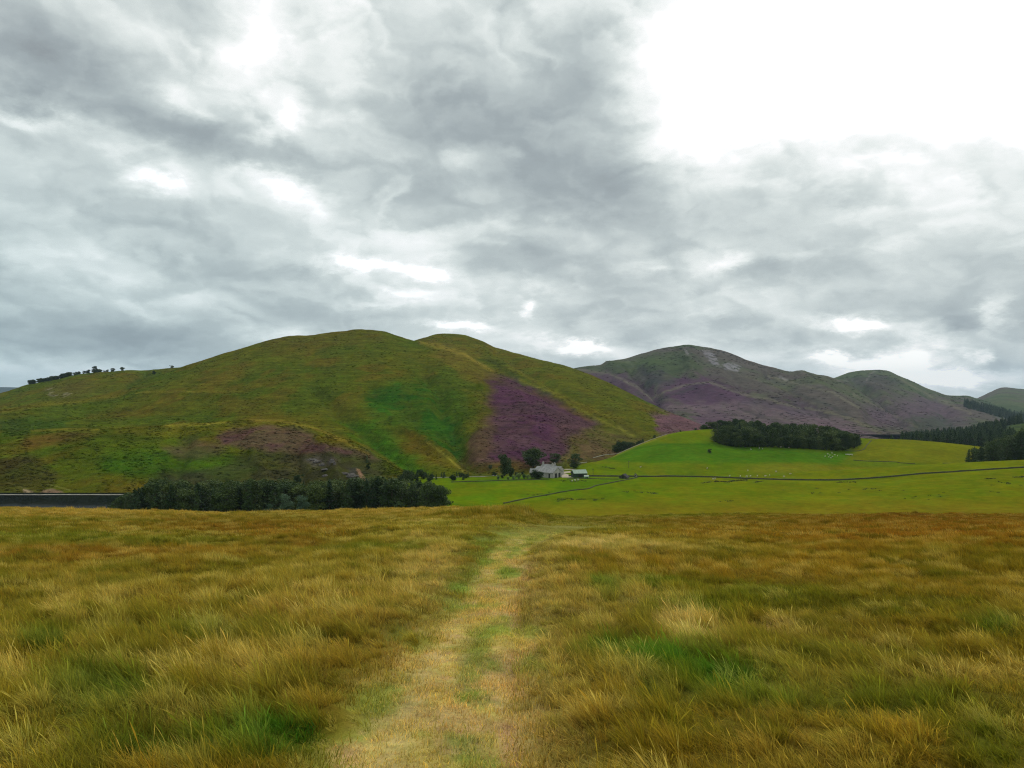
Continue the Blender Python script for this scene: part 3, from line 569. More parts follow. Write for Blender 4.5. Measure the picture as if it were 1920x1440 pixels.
def bushy(seed, mat, lobes=11, w=.34, z0=.28, z1=.92, leaf=.032, per=190, gap=.5):
    rs = np.random.default_rng(seed); cs = []
    for i in range(lobes):
        h = rs.uniform(z0, z1); k = math.sin(min(1, max(0, (h - z0 * .7) / (1.08 - z0 * .7))) * math.pi) ** .6
        th = rs.uniform(0, 6.283); r = w * k * rs.uniform(.2, .85); c = np.array([math.cos(th) * r, math.sin(th) * r, h]); lr = rs.uniform(.10, .19)
        d = rs.normal(size=(per, 3)); d /= np.linalg.norm(d, axis=1)[:, None]; d *= (rs.uniform(gap, 1.08, (per, 1))) * lr * np.array([1.1, 1.1, .8])
        cs.append(c + d)
    V, Fc = leaf_tris(np.concatenate(cs), 0, leaf, rs); return mesh_np('crown', V, Fc, [mat], smooth=False)
def trunk_mesh(seed, r=.018, top=.85, limbs=6):
    rs = random.Random(seed); mb = MB()
    pts = [(0, 0, -.04), (rs.uniform(-.01, .01), 0, .2), (rs.uniform(-.02, .02), rs.uniform(-.02, .02), .5), (0, 0, top)]
    mb.tube(pts, [r * 1.25, r, r * .7, r * .2], 7)
    for i in range(limbs):
        h = rs.uniform(.28, .7); th = rs.uniform(0, 6.28); l = rs.uniform(.12, .24)
        mb.tube([(0, 0, h), (math.cos(th) * l * .5, math.sin(th) * l * .5, h + l * .3), (math.cos(th) * l, math.sin(th) * l, h + l * .75)], [r * .4, r * .28, r * .1], 5)
    return mb.mesh('trunk', M_BARK, True)
KINDS = {
 'conifer': [(conifer(i + 1, M_CONIF, .17 + .03 * (i % 3), .8 + .1 * (i % 2)), trunk_mesh(i)) for i in range(5)],
 'pine': [(bushy(20 + i, M_PINE, 17, .25, .12, 1.0, .03, 170), trunk_mesh(20 + i)) for i in range(4)],
 'broad': [(bushy(40 + i, M_BROAD, 26, .40, .13, .92, .03, 190), trunk_mesh(40 + i, .022, .75, 8)) for i in range(4)],
 'bush': [(bushy(60 + i, M_BROAD, 24, .46, .1, .88, .042, 150), trunk_mesh(60 + i, .03, .6, 5)) for i in range(3)],
 'pale': [(bushy(70 + i, M_PALE, 22, .42, .12, .88, .045, 140), trunk_mesh(70 + i, .025, .6, 5)) for i in range(3)],
 'grey': [(bushy(80 + i, M_GREY, 16, .34, .12, .92, .036, 160), trunk_mesh(80 + i, .022, .7, 5)) for i in range(2)]}
NAMES = {'conifer': ('conifer_tree', 'conifer'), 'pine': ('pine_tree', 'pine tree'), 'broad': ('broadleaf_tree', 'tree'), 'bush': ('bush', 'bush'), 'pale': ('pale_bush', 'bush'), 'grey': ('broadleaf_tree', 'tree')}
def tree(kind, loc, h, label, group=None, wide=1.0, var=None):
    v = KINDS[kind]; cr, tk = v[random.randrange(len(v)) if var is None else var]; nm, cat = NAMES[kind]
    e = bpy.data.objects.new(nm, None); COL.objects.link(e); e.location = (loc[0], loc[1], loc[2] - .02 * h); e.rotation_euler = (0, 0, random.uniform(0, 6.28)); e.scale = (h * wide, h * wide, h)
    e.empty_display_size = .1
    for part, me in (('crown', cr), ('trunk', tk)):
        o = bpy.data.objects.new(part, me); COL.objects.link(o); o.parent = e
    return tag(e, label, cat, group)
def scatter(n, draw, kinds, hf, label, group, mind, wide=(.9, 1.2)):
    pts = []; tries = 0; out = []
    while len(out) < n and tries < n * 60:
        tries += 1; px, Y = draw(); X = (px - CX) / F * Y
        if any((X - a) ** 2 + (Y - b) ** 2 < mind * mind for a, b in pts): continue
        pts.append((X, Y)); k = random.choices([q[0] for q in kinds], [q[1] for q in kinds])[0]; lb, gr = (label[k], group[k]) if isinstance(label, dict) else (label, group)
        out.append(tree(k, at(px, Y), hf(px, Y), lb, gr, random.uniform(*wide)))
    return out
U = random.uniform
BELT_TOP = Curve([(195, 948), (225, 935), (255, 914), (290, 903), (340, 907), (420, 906), (480, 905), (560, 908), (640, 903), (720, 901), (790, 903), (815, 908), (835, 924), (846, 940)])
def belt_draw():
    px = U(205, 838); return px, U(296, 352 - 22 * (px > 790))
def belt_h(px, Y):
    base = float(surf([px], [Y])[0]); want = (HY - (float(BELT_TOP(px)) + random.choice((U(-5, 2), U(0, 8), U(4, 14))))) / F * Y - base
    return max(2.5, min(want, 15.5))
scatter(215, belt_draw, [('conifer', 6), ('pine', 4)], belt_h,
  {'conifer': 'dark pointed conifer crowded in the wood beyond the crest of brown grass', 'pine': 'dark rough-crowned pine in the wood beyond the crest of brown grass'},
  {'conifer': 'conifers in the dark wood by the reservoir', 'pine': 'pines in the dark wood by the reservoir'}, 3.0, (1.1, 1.6))
for px, h, lb in ((535, 8.6, 'left one of two pale grey-green round trees in front of the dark wood'), (566, 8.2, 'right one of two pale grey-green round trees in front of the dark wood'), (505, 5.0, 'small grey-green tree left of the pale pair in the dark wood')):
    x, y, z = at(px, 291); tree('grey', (x, y, z), h, lb, var=0, wide=1.0 if h > 6 else .9)
for px, h in ((192, 3.5), (203, 3.0), (215, 4.2), (229, 3.6), (242, 4.4), (262, 4.0), (281, 4.6)):
    tree('bush', at(px, 312 + U(-6, 6)), h + 1.2, 'low dark bush at the left end of the wood beside the reservoir', 'bushes at the left end of the wood', 1.3)
tree('bush', at(290, 352), 13.5, 'tall dark rounded bush at the back left of the wood', wide=.62)
# plantation on the pasture hill
PL_F = Curve([(1336, 826), (1350, 833), (1380, 838), (1450, 839), (1520, 842), (1570, 845), (1600, 841), (1618, 831)])
PL_T = Curve([(1334, 808), (1350, 801), (1400, 793), (1450, 793), (1500, 796), (1550, 803), (1590, 812), (1615, 818), (1625, 824)])
def knoll_D(px, py): return hit(px, py, 431)[1]
_pf = Curve([(p, knoll_D(p, float(PL_F(p)))) for p in range(1336, 1622, 12)])
def pl_draw():
    px = U(1340, 1614); d0 = float(_pf(px)); k = min(1, (px - 1330) / 25, (1622 - px) / 30)
    return px, d0 + (U(0, 1) ** 1.1) * max(4, 85 * k)
def pl_h(px, Y):
    base = float(surf([px], [Y])[0]); cap = (HY - (float(PL_T(px)) + U(-4, 6))) / F * Y - base
    return max(4, min(cap, U(7.5, 13)))
pln = scatter(230, pl_draw, [('pine', 5), ('conifer', 4), ('broad', 1)], pl_h,
  {'pine': 'dark rough-crowned pine in the oval plantation on the green hill', 'conifer': 'dark pointed conifer in the oval plantation on the green hill', 'broad': 'round-crowned tree in the oval plantation on the green hill'},
  {'pine': 'pines in the oval plantation', 'conifer': 'conifers in the oval plantation', 'broad': 'round-crowned trees in the oval plantation'}, 3.1, (1.2, 1.6))
for px in range(1341, 1618, 7):                 # low branching front row, so the wood reads dense to the ground
    d = float(_pf(px)) + U(-1.5, 1.5); tree('pine', at(px + U(-2, 2), d), U(6.5, 9.0) * min(1, (1628 - px) / 30), 'low dark pine along the front edge of the oval plantation', 'pines along the front edge of the plantation', 1.5)
tree('bush', at(1331, 515), 3.4, 'small bush just left of the oval plantation')
# trees behind the crest of the green hill
for px, py, h in ((1320, 806, 7), (1330, 806, 8), (1341, 806, 8), (1352, 806, 9), (1360, 806, 8), (1369, 806, 8), (1380, 806, 10), (1388, 806, 9), (1396, 806, 8)):
    tree('broad', at(px, 655), h + .8, 'dark tree behind the hill crest, in the group left of the plantation', 'trees behind the crest left of the plantation', 1.25)
for i in range(15):
    px = 1152 + i * 3.8; Y = float(KN.rD(px)) + U(8, 14); X, _, z = at(px, Y)
    top = 829 + U(-2, 3) - (0 if px < 1195 else 2) + (6 if px < 1158 else 0); tree('broad', (X, Y, z), max(3.2, (HY - top) / F * Y - z), 'dark tree in the row behind the left shoulder of the green hill', 'trees behind the left shoulder of the green hill', 1.2 if px < 1190 else 1.0)
X, Y, z = at(1227, float(KN.rD(1227)) + 6); tree('bush', (X, Y, z), (HY - 815.5) / F * Y - z, 'single round dark bush on the left skyline of the green hill')
X, Y, z = at(1276, float(KN.rD(1276)) + 2); tree('bush', (X, Y, z), 2.0, 'tiny dark bush on the skyline right of the single round bush')
X, Y, z = at(1304, float(KN.rD(1304)) + 2); tree('bush', (X, Y, z), 2.4, 'tiny pointed bush on the skyline left of the tree group')
# farm trees
def ft(kind, px, base, top, lb, wide=1.0, var=0, dD=0):
    X, Y, Z = hit(px, base, 300); Y += dD; X = (px - CX) / F * Y; Z = float(surf([px], [Y])[0]); return tree(kind, (X, Y, Z), (HY - top) / F * Y - Z, lb, None, wide, var)
ft('broad', 1000, 886, 839, 'tall dense dark tree behind the left end of the white barn', 1.55, 1, 14)
ft('broad', 946, 893, 851, 'slim tall dark tree standing alone left of the farm', .85, 3, 2); ft('bush', 958, 894, 872, 'dark bush at the foot of the slim tree', .7, 0)
ft('broad', 1040, 879, 850.5, 'dark round tree behind the farmhouse chimneys', 1.6, 2, 14); ft('broad', 1077, 880, 850, 'open-crowned tree behind the green-roofed shed', 1.35, 0, 6)
ft('bush', 1008, 897.5, 877.5, 'dark round bush in front of the white barn', 1.5, 1)
ft('bush', 927, 893, 884, 'low bush left of the slim tree', 1.3, 2)
for px, b, t, k in ((953, 900, 893, 'pale'), (963, 900, 890, 'pale'), (973, 899, 886, 'pale'), (983, 898, 887.5, 'pale'), (990, 899, 889, 'pale'), (997, 897, 888, 'pale'), (942, 897, 889, 'bush'), (934, 899, 891, 'grey'), (968, 892, 884, 'bush'), (980, 890, 883, 'bush')):
    ft(k, px, b, t, {'pale': 'pale green rounded bush in the row left of the white barn', 'bush': 'dark green bush behind the pale bushes by the farm', 'grey': 'grey-green bush at the left end of the pale bushes'}[k], 1.1, 0)
for o in [o for o in COL.objects if o.name.startswith('pale_bush')]: o['group'] = 'pale bushes beside the farm'
for o in [o for o in COL.objects if o.get('label', '').startswith('dark green bush behind')]: o['group'] = 'dark bushes behind the pale bushes'
for i in range(34):
    px = U(748, 884); t_ = 889 + abs(px - 800) * .02 + U(-3, 3)
    if 758 < px < 772: t_ = 881
    if 782 < px < 792: t_ = 880
    X, Y, Z = at(px, U(402, 432)); tree('conifer' if i % 3 else 'bush', (X, Y, Z), max(3, min(11, (HY - t_) / F * Y - Z)), 'dark conifer by the road at the foot of the hill' if i % 3 else 'dark bush by the road at the foot of the hill', 'conifers by the valley road' if i % 3 else 'bushes by the valley road', 1.3)
ft('conifer', 688, 868, 852, 'lone dark pointed tree above the quarry scar', 1.2); ft('bush', 691, 880, 868, 'lone dark bush right of the quarry scar', 1.0)
ft('bush', 560, 905, 887, 'dark bush on the slope above the middle of the wood', 1.2, 0); ft('bush', 638, 912, 903, 'dark bush at the foot of the quarry', 1.3)
ft('bush', 919, 880, 870, 'small dark bush in the heather left of the slim tree', 1.0)
# crest trees on the left ridge
for i in range(86):
    px = U(56, 132) if i < 60 else U(132, 234); Y = 1150 + U(-6, 8); X = (px - CX) / F * Y; z = float(surf([px], [1150])[0]) - .5
    tree('broad', (X, Y, z), (U(4.5, 7.0) if i < 60 else random.choice((U(1.5, 3), U(3, 6)))), 'small dark tree in the row along the left ridge crest', 'trees along the left ridge crest', 1.5)
X, Y, z = at(176, 1151); tree('broad', (X, Y, z), 10, 'tallest tree of the row on the left ridge crest', wide=1.2)
tree('bush', at(322, 1149), 4.5, 'lone bush on the skyline where the ridge meets the big hill', wide=1.6); tree('bush', hit(289, 703, 500, 1200), 6, 'dark bush in the hollow below the left ridge', wide=1.0)
# near wood at the right edge
def rw_draw(): px = U(1824, 2080); return px, U(512, 590)
RW_T = Curve([(1815, 845), (1828, 842), (1840, 838), (1855, 830), (1880, 824), (1920, 812), (2000, 800), (2080, 790)])
scatter(140, rw_draw, [('conifer', 3), ('pine', 7)], lambda px, Y: max(4, min((HY - (float(RW_T(px)) + U(-3, 8))) / F * Y - float(surf([px], [Y])[0]), 24)),
  {'conifer': 'dark conifer in the near wood at the right edge', 'pine': 'dark rough-crowned pine in the near wood at the right edge'}, {'conifer': 'conifers in the near right wood', 'pine': 'pines in the near right wood'}, 3.0, (1.1, 1.5))
for px, t_, lb in ((1817, 842, 'small pointed conifer standing at the left tip of the right-hand wood'), (1826, 840, 'second pointed conifer from the left tip of the right-hand wood')):
    X, Y, z = at(px, 500); tree('conifer', (X, Y, z), (HY - t_) / F * Y - z, lb, None, 1.6, 0)
# row of conifers in front of the far forest
for i in range(70):
    px = 1668 + i * 3.7 + U(-2, 2); Y = 770 + U(-15, 25); X, _, z = at(px, Y); t_ = 812 - 3 * math.sin(i) + U(-3, 5) + (8 if px < 1690 else 0)
    if 1778 < px < 1786: t_ -= 8
    tree('conifer', (X, Y, z), max(8, min(26, (HY - t_) / F * Y - z)), 'spiky conifer in the far row beyond the green hill', 'conifers in the far row beyond the green hill', .95)

# ------------------------------------------------------------------ geometry-node scatterers (uncountable stuff only)
def gn_scatter(name, pts, rot, scl, idx, col, meshes, kind_label):
    coll = bpy.data.collections.new(name + '_kinds')
    for i, me in enumerate(meshes):
        ob = bpy.data.objects.new('%s_%02d' % (name, i), me); coll.objects.link(ob)
    me = bpy.data.meshes.new(name); me.vertices.add(len(pts)); me.vertices.foreach_set('co', np.asarray(pts, np.float32).ravel())
    for nm, ty, dat, key in (('rot', 'FLOAT_VECTOR', rot, 'vector'), ('scl', 'FLOAT_VECTOR', scl, 'vector'), ('idx', 'INT', idx, 'value'), ('gcol', 'FLOAT_VECTOR', col, 'vector')):
        a = me.attributes.new(nm, ty, 'POINT'); a.data.foreach_set(key, np.asarray(dat, np.int32 if ty == 'INT' else np.float32).ravel())
    me.update()
    o = link(name, me); t = bpy.data.node_groups.new(name + '_nodes', 'GeometryNodeTree')
    t.interface.new_socket('Geometry', in_out='INPUT', socket_type='NodeSocketGeometry'); t.interface.new_socket('Geometry', in_out='OUTPUT', socket_type='NodeSocketGeometry')
    gi = t.nodes.new('NodeGroupInput'); go = t.nodes.new('NodeGroupOutput'); ci = t.nodes.new('GeometryNodeCollectionInfo')
    ci.inputs['Collection'].default_value = coll; ci.inputs['Separate Children'].default_value = True; ci.inputs['Reset Children'].default_value = True
    ip = t.nodes.new('GeometryNodeInstanceOnPoints'); ip.inputs['Pick Instance'].default_value = True
    t.links.new(gi.outputs[0], ip.inputs['Points']); t.links.new(ci.outputs[0], ip.inputs['Instance'])
    for nm, ty, so in (('idx', 'INT', 'Instance Index'), ('rot', 'FLOAT_VECTOR', 'Rotation'), ('scl', 'FLOAT_VECTOR', 'Scale')):
        na = t.nodes.new('GeometryNodeInputNamedAttribute'); na.data_type = ty; na.inputs['Name'].default_value = nm
        src = na.outputs['Attribute']
        t.links.new(src, ip.inputs[so])
    t.links.new(ip.outputs[0], go.inputs[0]); md = o.modifiers.new('scatter', 'NODES'); md.node_group = t
    return tag(o, kind_label[0], kind_label[1], None, 'stuff')
# forest masses on the far right slopes
def mass(name, n, draw, h0, h1, lab, seed):
    rs = random.Random(seed); P = []; S = []
    for i in range(n):
        px, Y = draw(rs); z = float(surf([px], [Y])[0]); P.append(((px - CX) / F * Y, Y, z)); h = rs.uniform(h0, h1); S.append((h * 1.15, h * 1.15, h))
    n = len(P); rot = np.zeros((n, 3)); rot[:, 2] = rng.uniform(0, 6.28, n)
    return gn_scatter(name, P, rot, S, rng.integers(0, 5, n), np.ones((n, 3)), [k[0] for k in KINDS['conifer']], lab)
clear = [(1890, 798), (2010, 783), (2010, 832), (1868, 818)]
def fdraw(rs):
    while True:
        px = rs.uniform(1690, 2400); Y = rs.uniform(800, 1270)
        row = HY - float(RF.z(np.array([px]), np.array([Y]))[0]) / Y * F
        if polymask(np.array([px]), np.array([row]), clear, 3)[0] < .5: return px, Y
mass('forest', 3800, fdraw, 9, 16, ('far dark conifer forest covering the right-hand slope', 'forest'), 3)
def sdraw(rs):
    u = rs.uniform(0, 1); px = 1808 + 122 * u; row = 760 + 27 * u + rs.uniform(-1.5, 4 + 8 * u)
    Y = 2250 + (3500 - 2250) * 0.5; # search on the hill
    D = np.arange(1600, 4600, 25.0); z = surf(np.full(D.shape, px), D); r = HY - z / D * F; k = int(np.argmax(r <= row)); return px, float(D[k])
mass('forest', 420, sdraw, 14, 24, ('narrow dark strip of forest high on the farthest right hill', 'forest'), 4)

# bracken and heather clumps on the near hillsides
m, nt, bs = newmat('hill_clumps'); bs.inputs['Specular IOR Level'].default_value = 0; M_CLUMP = m
ga = nt.new('ShaderNodeAttribute', attribute_type='INSTANCER', attribute_name='gcol'); nt.put(bs.inputs['Base Color'], ga.outputs['Color'])
def clumps(name, hills, n, smin, smax, lab, seed, dark=(.6, .97), asp=.45):
    rs = np.random.default_rng(seed); P = []; C_ = []; S_ = []
    for h, share in hills:
        k = int(n * share); px = rs.uniform(max(h.x0, -250), min(h.x1, 2150), k); t = rs.uniform(0.01, .985, k) ** 1.0; Y = h.bD(px) + t * (h.rD(px) - h.bD(px))
        z = h.z(px, Y); ok = z >= surf(px, Y) - .05; ok &= fbm(px / 22, Y / 60, 4, 130 + seed) > rs.uniform(.36, .60, k)
        px, Y, z = px[ok], Y[ok], z[ok]; X = (px - CX) / F * Y; row = HY - z / Y * F
        c = hill_colour(h.name, px, row, X, Y) * rs.uniform(*dark, (len(px), 1)); c *= np.array((1, 1.02, .95)); P.append(np.stack([X, Y, z], -1)); C_.append(c)
        w = rs.uniform(smin, smax, len(px)) * (.6 + Y / 1400.0); S_.append(np.stack([w * 1.5, w, w * asp], -1))
    P = np.concatenate(P); n = len(P); rot = np.zeros((n, 3)); rot[:, 2] = rs.normal(0, .5, n); ms = []
    for i in range(4):
        q = rs.normal(size=(46, 3)) * np.array([.34, .34, .2]) + np.array([0, 0, .3]); V, Fc = leaf_tris(q, 0, .26, rs); ms.append(mesh_np('clump', V, Fc, [M_CLUMP], smooth=False))
    gn_scatter(name, P, rot, np.concatenate(S_), rs.integers(0, 4, n), np.concatenate(C_), ms, lab)
clumps('bracken', [(H1, .55), (H2, .2), (H3, .3), (H0, .15)], 30000, .5, 1.35, ('dark bracken and rough grass clumps mottling the near hillsides', 'bracken'), 1)
clumps('pale_grass', [(H1, .6), (H2, .2), (H3, .3), (H0, .15)], 9000, .5, 1.3, ('paler grass clumps mottling the near hillsides', 'grass'), 2, (1.2, 1.9), .4)
clumps('heather', [(M1, .6), (M2, .2), (C1, .3)], 9000, 1.2, 2.6, ('dark heather clumps on the farther hills', 'heather'), 3, (.62, .95), .4)

# ------------------------------------------------------------------ foreground grass
def tuft(seed, nb, hmin, hmax, width, spread, lean, curl=.5, segs=4, stalk=0):
    rs = np.random.default_rng(seed); V = []; Fc = []; C_ = []; n0 = 0
    for b in range(nb + stalk):
        st = b >= nb; L = rs.uniform(hmin, hmax) * (1.45 if st else 1); w = width * rs.uniform(.6, 1.2) * (.6 if st else 1)
        th = rs.uniform(0, 6.283); r = spread * math.sqrt(rs.uniform()); bx_, by_ = math.cos(th) * r, math.sin(th) * r
        d = np.array([math.cos(th), math.sin(th), 0]) * rs.uniform(.0, .55) + np.array(lean + (0,)) * rs.uniform(.4, 1.2) + rs.normal(size=3) * np.array([.15, .15, 0])
        cv = rs.uniform(.2, 1.0) * curl * (.5 if st else 1)
        f = rs.uniform(0, 6.283); side = np.array([math.cos(f), math.sin(f), 0])
        tint = rs.uniform(.45, 1.25); pale = rs.uniform() ** 1.7 if not st else .9
        dead = np.array([1.35, 1.15, .9]) if rs.uniform() < .3 else np.array([1, 1, 1])
        p = np.array([bx_, by_, -.02]); up = np.array([0, 0, 1.0])
        for s in range(segs + 1):
            u = s / segs; ww = w * (1 - u ** 1.6) * .5 + .0003
            if st and .72 < u < .98: ww = w * 1.5
            V += [p - side * ww, p + side * ww]
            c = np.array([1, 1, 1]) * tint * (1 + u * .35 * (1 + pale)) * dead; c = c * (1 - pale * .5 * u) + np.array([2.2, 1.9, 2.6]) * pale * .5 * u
            C_ += [c, c]
            dirv = up + d * (u * 1.0 * cv * 2.2 + .25); dirv[2] -= cv * u * u * .9; dirv /= np.linalg.norm(dirv); p = p + dirv * L / segs
        for s in range(segs): a = n0 + s * 2; Fc.append((a, a + 1, a + 3, a + 2))
        n0 += (segs + 1) * 2
    return mesh_np('tuft', V, Fc, [M_GRASS], np.array(C_), smooth=True)
m, nt, bs = newmat('grass_blades'); M_GRASS = m
ga = nt.new('ShaderNodeAttribute', attribute_type='INSTANCER', attribute_name='gcol'); vc = nt.new('ShaderNodeVertexColor', layer_name='Col')
col = nt.mix(1.0, ga.outputs['Color'], vc.outputs[0], 'MULTIPLY'); nt.put(bs.inputs['Base Color'], col); bs.inputs['Roughness'].default_value = .7; bs.inputs['Specular IOR Level'].default_value = .1
tr = nt.new('ShaderNodeBsdfTranslucent'); nt.put(tr.inputs[0], col); mx = nt.new('ShaderNodeMixShader'); mx.inputs[0].default_value = .42
out = nt.n['Material Output']; nt.l.new(bs.outputs[0], mx.inputs[1]); nt.l.new(tr.outputs[0], mx.inputs[2]); nt.l.new(mx.outputs[0], out.inputs[0])
LEAN = (-.75, .05)
T0 = [tuft(100 + i, 46, .12, .30, .0056, .07, LEAN, .8 + .14 * (i % 4), 5, 2 if i % 2 == 0 else 0) for i in range(8)]       # near
T1 = [tuft(120 + i, 34, .12, .29, .010, .11, LEAN, .8 + .14 * (i % 3), 3, 1 if i % 2 == 0 else 0) for i in range(6)]         # middle
T2 = [tuft(140 + i, 26, .12, .27, .022, .20, LEAN, .7 + .1 * (i % 3), 2) for i in range(5)]                                   # far
T3 = [tuft(160 + i, 60, .02, .075, .0046, .15, (-.5, -.1), 2.2, 3) for i in range(4)]                                              # trodden short grass
def grass():
    P = []; Rr = []; S = []; I = []; Cc = []
    def band(y0, y1, dens, base, nk, hs, path=False, cell=.42, clump=.65):
        mrg = 260
        n = int(dens * ((y1 ** 2 - y0 ** 2) / 2) * (1920 + 2 * mrg) / F)
        Y = np.sqrt(rng.uniform(y0 ** 2, y1 ** 2, n)); px = rng.uniform(-mrg, 1920 + mrg, n); X = (px - CX) / F * Y
        ox = np.zeros(n); oy = np.zeros(n); hc = np.zeros(n); cj = np.full(n, .5)
        if not path:                                    # gather most tufts into tussocks that fan outwards
            ci = np.floor(X / cell).astype(np.int64); cj_ = np.floor(Y / cell).astype(np.int64)
            cxx = (ci + .15 + .7 * _h(ci, cj_, 301)) * cell; cyy = (cj_ + .15 + .7 * _h(ci, cj_, 302)) * cell; size = .35 + .9 * _h(ci, cj_, 303)
            th = rng.uniform(0, 6.283, n); rr = cell * .36 * size * np.sqrt(rng.uniform(0, 1, n)); isc = rng.uniform(size=n) < clump
            X = np.where(isc, cxx + np.cos(th) * rr, X); Y = np.where(isc, cyy + np.sin(th) * rr, Y)
            ox = np.where(isc, np.cos(th) * rr / (cell * .36), 0); oy = np.where(isc, np.sin(th) * rr / (cell * .36), 0)
            hc = np.where(isc, .26 * size + .04 - .22 * (rr / (cell * .36)) ** 2, -.12); cj = _h(ci, cj_, 304); px = CX + F * X / Y
        Z = z_ground(X, Y); py = HY - Z / Y * F; c, pm = moor_colour(px, py, X, Y)
        r = rng.uniform(size=n); keep = (pm > r * .8) if path is True else ((pm < r * .75 + .08) if not path else pm < .9)
        gap = fbm(X / .7, Y / .7, 2, 95)
        if not path: keep &= (gap > .32) | (rng.uniform(size=n) < .5)
        X, Y, Z, px, py, c, ox, oy, hc, cj, pm = [q[keep] for q in (X, Y, Z, px, py, c, ox, oy, hc, cj, pm)]; n = len(X)
        hh = hs * (0.55 + .6 * fbm(X / 1.3, Y / 1.3, 3, 96) + hc) * rng.uniform(.75, 1.25, n)
        if not path:
            dl = np.minimum(np.abs(X - PXL(Y)), np.abs(X - PXR(Y))); hh *= (.42 + .58 * np.clip(dl / .55, 0, 1)) * (1 - .5 * pm)
            hh *= 1 + .15 * gauss(px, py, 1310, 1195, 55, 26) + .6 * gauss(px, py, 500, 1280, 70, 35) + 1.3 * gauss(px, py, 1680, 958, 60, 8) + .9 * gauss(px, py, 985, 962, 30, 10) + .9 * gauss(px, py, 900, 965, 60, 8)
            hh *= 1 - .3 * sst(1250, 1500, px) * sst(1050, 1100, py); hh *= 1 - .35 * sst(1050, 1150, px) * sst(985, 965, py); hh *= 1 + 1.1 * sst(.60, .75, fbm(X / 5, Y / 5, 3, 97)) * sst(30, 50, Y)
        P.append(np.stack([X, Y, Z], -1)); rot = np.zeros((n, 3))
        rot[:, 2] = rng.uniform(0, 6.28, n) if path else np.arctan2(oy * .9 + .05, ox * .9 - .75) - math.pi + rng.normal(0, .45, n)
        rot[:, 0] = rng.normal(0, .12, n); rot[:, 1] = rng.normal(0, .12, n); Rr.append(rot)
        wd = rng.uniform(.85, 1.3, n); S.append(np.stack([wd * np.sqrt(hh), wd * np.sqrt(hh), hh], -1)); I.append(rng.integers(0, nk, n) + base)
        jit = rng.normal(1, .10, (n, 1)) * (1 + rng.normal(0, .04, (n, 3))) * (.84 + .32 * cj)[:, None]; c = c * np.clip(jit, .4, 1.7)
        if not path:
            k = sst(.6, .95, cj) * .32; c = c + (np.array((.42, .34, .17)) - c) * k[:, None]; k = sst(.25, .05, cj) * .3; c = c + (np.array((.08, .11, .02)) - c) * k[:, None]
        if path is True: c = c * np.array((1.38, 1.42, 1.1))
        else:
            K = np.tile(GRASS_K * (.8 if path else 1), (n, 1)); K[:, 2] = .42 + 2.4 * np.clip(c[:, 1] - .12, 0, .3); far_ = sst(22, 50, Y)[:, None]; c = c * K * (1 - .22 * far_)
        Cc.append(np.clip(c, .004, .85))
    band(1.3, 9.5, 150, 0, 8, .74, clump=.35); band(9.5, 24, 76, 8, 6, .70, cell=.5, clump=.35); band(24, 70, 23, 14, 5, .66, cell=.8, clump=.3); band(70, 120, 2.0, 14, 5, .6, cell=1.2)
    band(1.3, 22, 60, 19, 4, 1.6, 'under')
    band(1.3, 12, 95, 19, 4, 1.0, True); band(12, 40, 30, 19, 4, 1.2, True)
    P = np.concatenate(P); print('grass tufts', len(P))
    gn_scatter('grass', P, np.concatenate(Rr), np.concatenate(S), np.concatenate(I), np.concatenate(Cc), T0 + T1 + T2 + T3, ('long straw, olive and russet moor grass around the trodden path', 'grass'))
GRASS_K = np.array((1.36, 1.46, .52))
grass()
# dark rush clumps scattered over the fields
def rushes():
    P = []
    def line(pts, n, jx=2, jy=.8):
        for i in range(n):
            u = random.uniform(0, len(pts) - 1.001); k = int(u); a, b = pts[k], pts[k + 1]; P.append((a[0] + (b[0] - a[0]) * (u - k) + random.gauss(0, jx), a[1] + (b[1] - a[1]) * (u - k) + random.gauss(0, jy)))
    line([(1340, 903), (1360, 904), (1385, 901), (1403, 900)], 70, 3, .7); line([(1314, 907), (1330, 904)], 10, 2, .5); line([(1412, 903.5), (1428, 903.5)], 9)
    line([(1568, 904), (1590, 904.5), (1612, 903)], 18, 3, .5); line([(1170, 922), (1200, 923), (1235, 926)], 18, 4, .8); line([(1045, 938), (1080, 936), (1130, 937)], 26, 6, 1.4)
    line([(1128, 876), (1140, 877)], 7, 1.5, .6); line([(1140, 879), (1155, 878)], 8, 1.5, .5); line([(1345, 940), (1400, 941)], 5, 10, 1); line([(1848, 898), (1864, 898)], 12, 2, .4); line([(1898, 896), (1922, 894)], 18, 3, .5)
    line([(1620, 917), (1640, 917)], 5, 2, .5); line([(1700, 935), (1900, 915)], 12, 30, 5); line([(990, 930), (1040, 925)], 12, 6, 1); line([(1050, 902), (1100, 903)], 14, 5, 1); line([(1880, 905), (1915, 912)], 8, 8, 1); line([(1430, 915), (1640, 925)], 9, 30, 5)
    rs = np.random.default_rng(5); Vs = []; Fs_ = []; n0 = 0
    for px, py in P:
        X, Y, Z = hit(px, py, 290); n = 26
        c = np.array([X, Y, Z + .10]) + rs.normal(size=(n, 3)) * np.array([.42, .35, .08]); v, f = leaf_tris(c, 0, .2, rs); Vs.append(v); Fs_.append(f + n0); n0 += len(v)
    tag(link('rushes', mesh_np('rushes', np.concatenate(Vs), np.concatenate(Fs_), [M_RUSH], smooth=False)), 'dark rush clumps scattered across the green fields', 'rushes', None, 'stuff')
rushes()

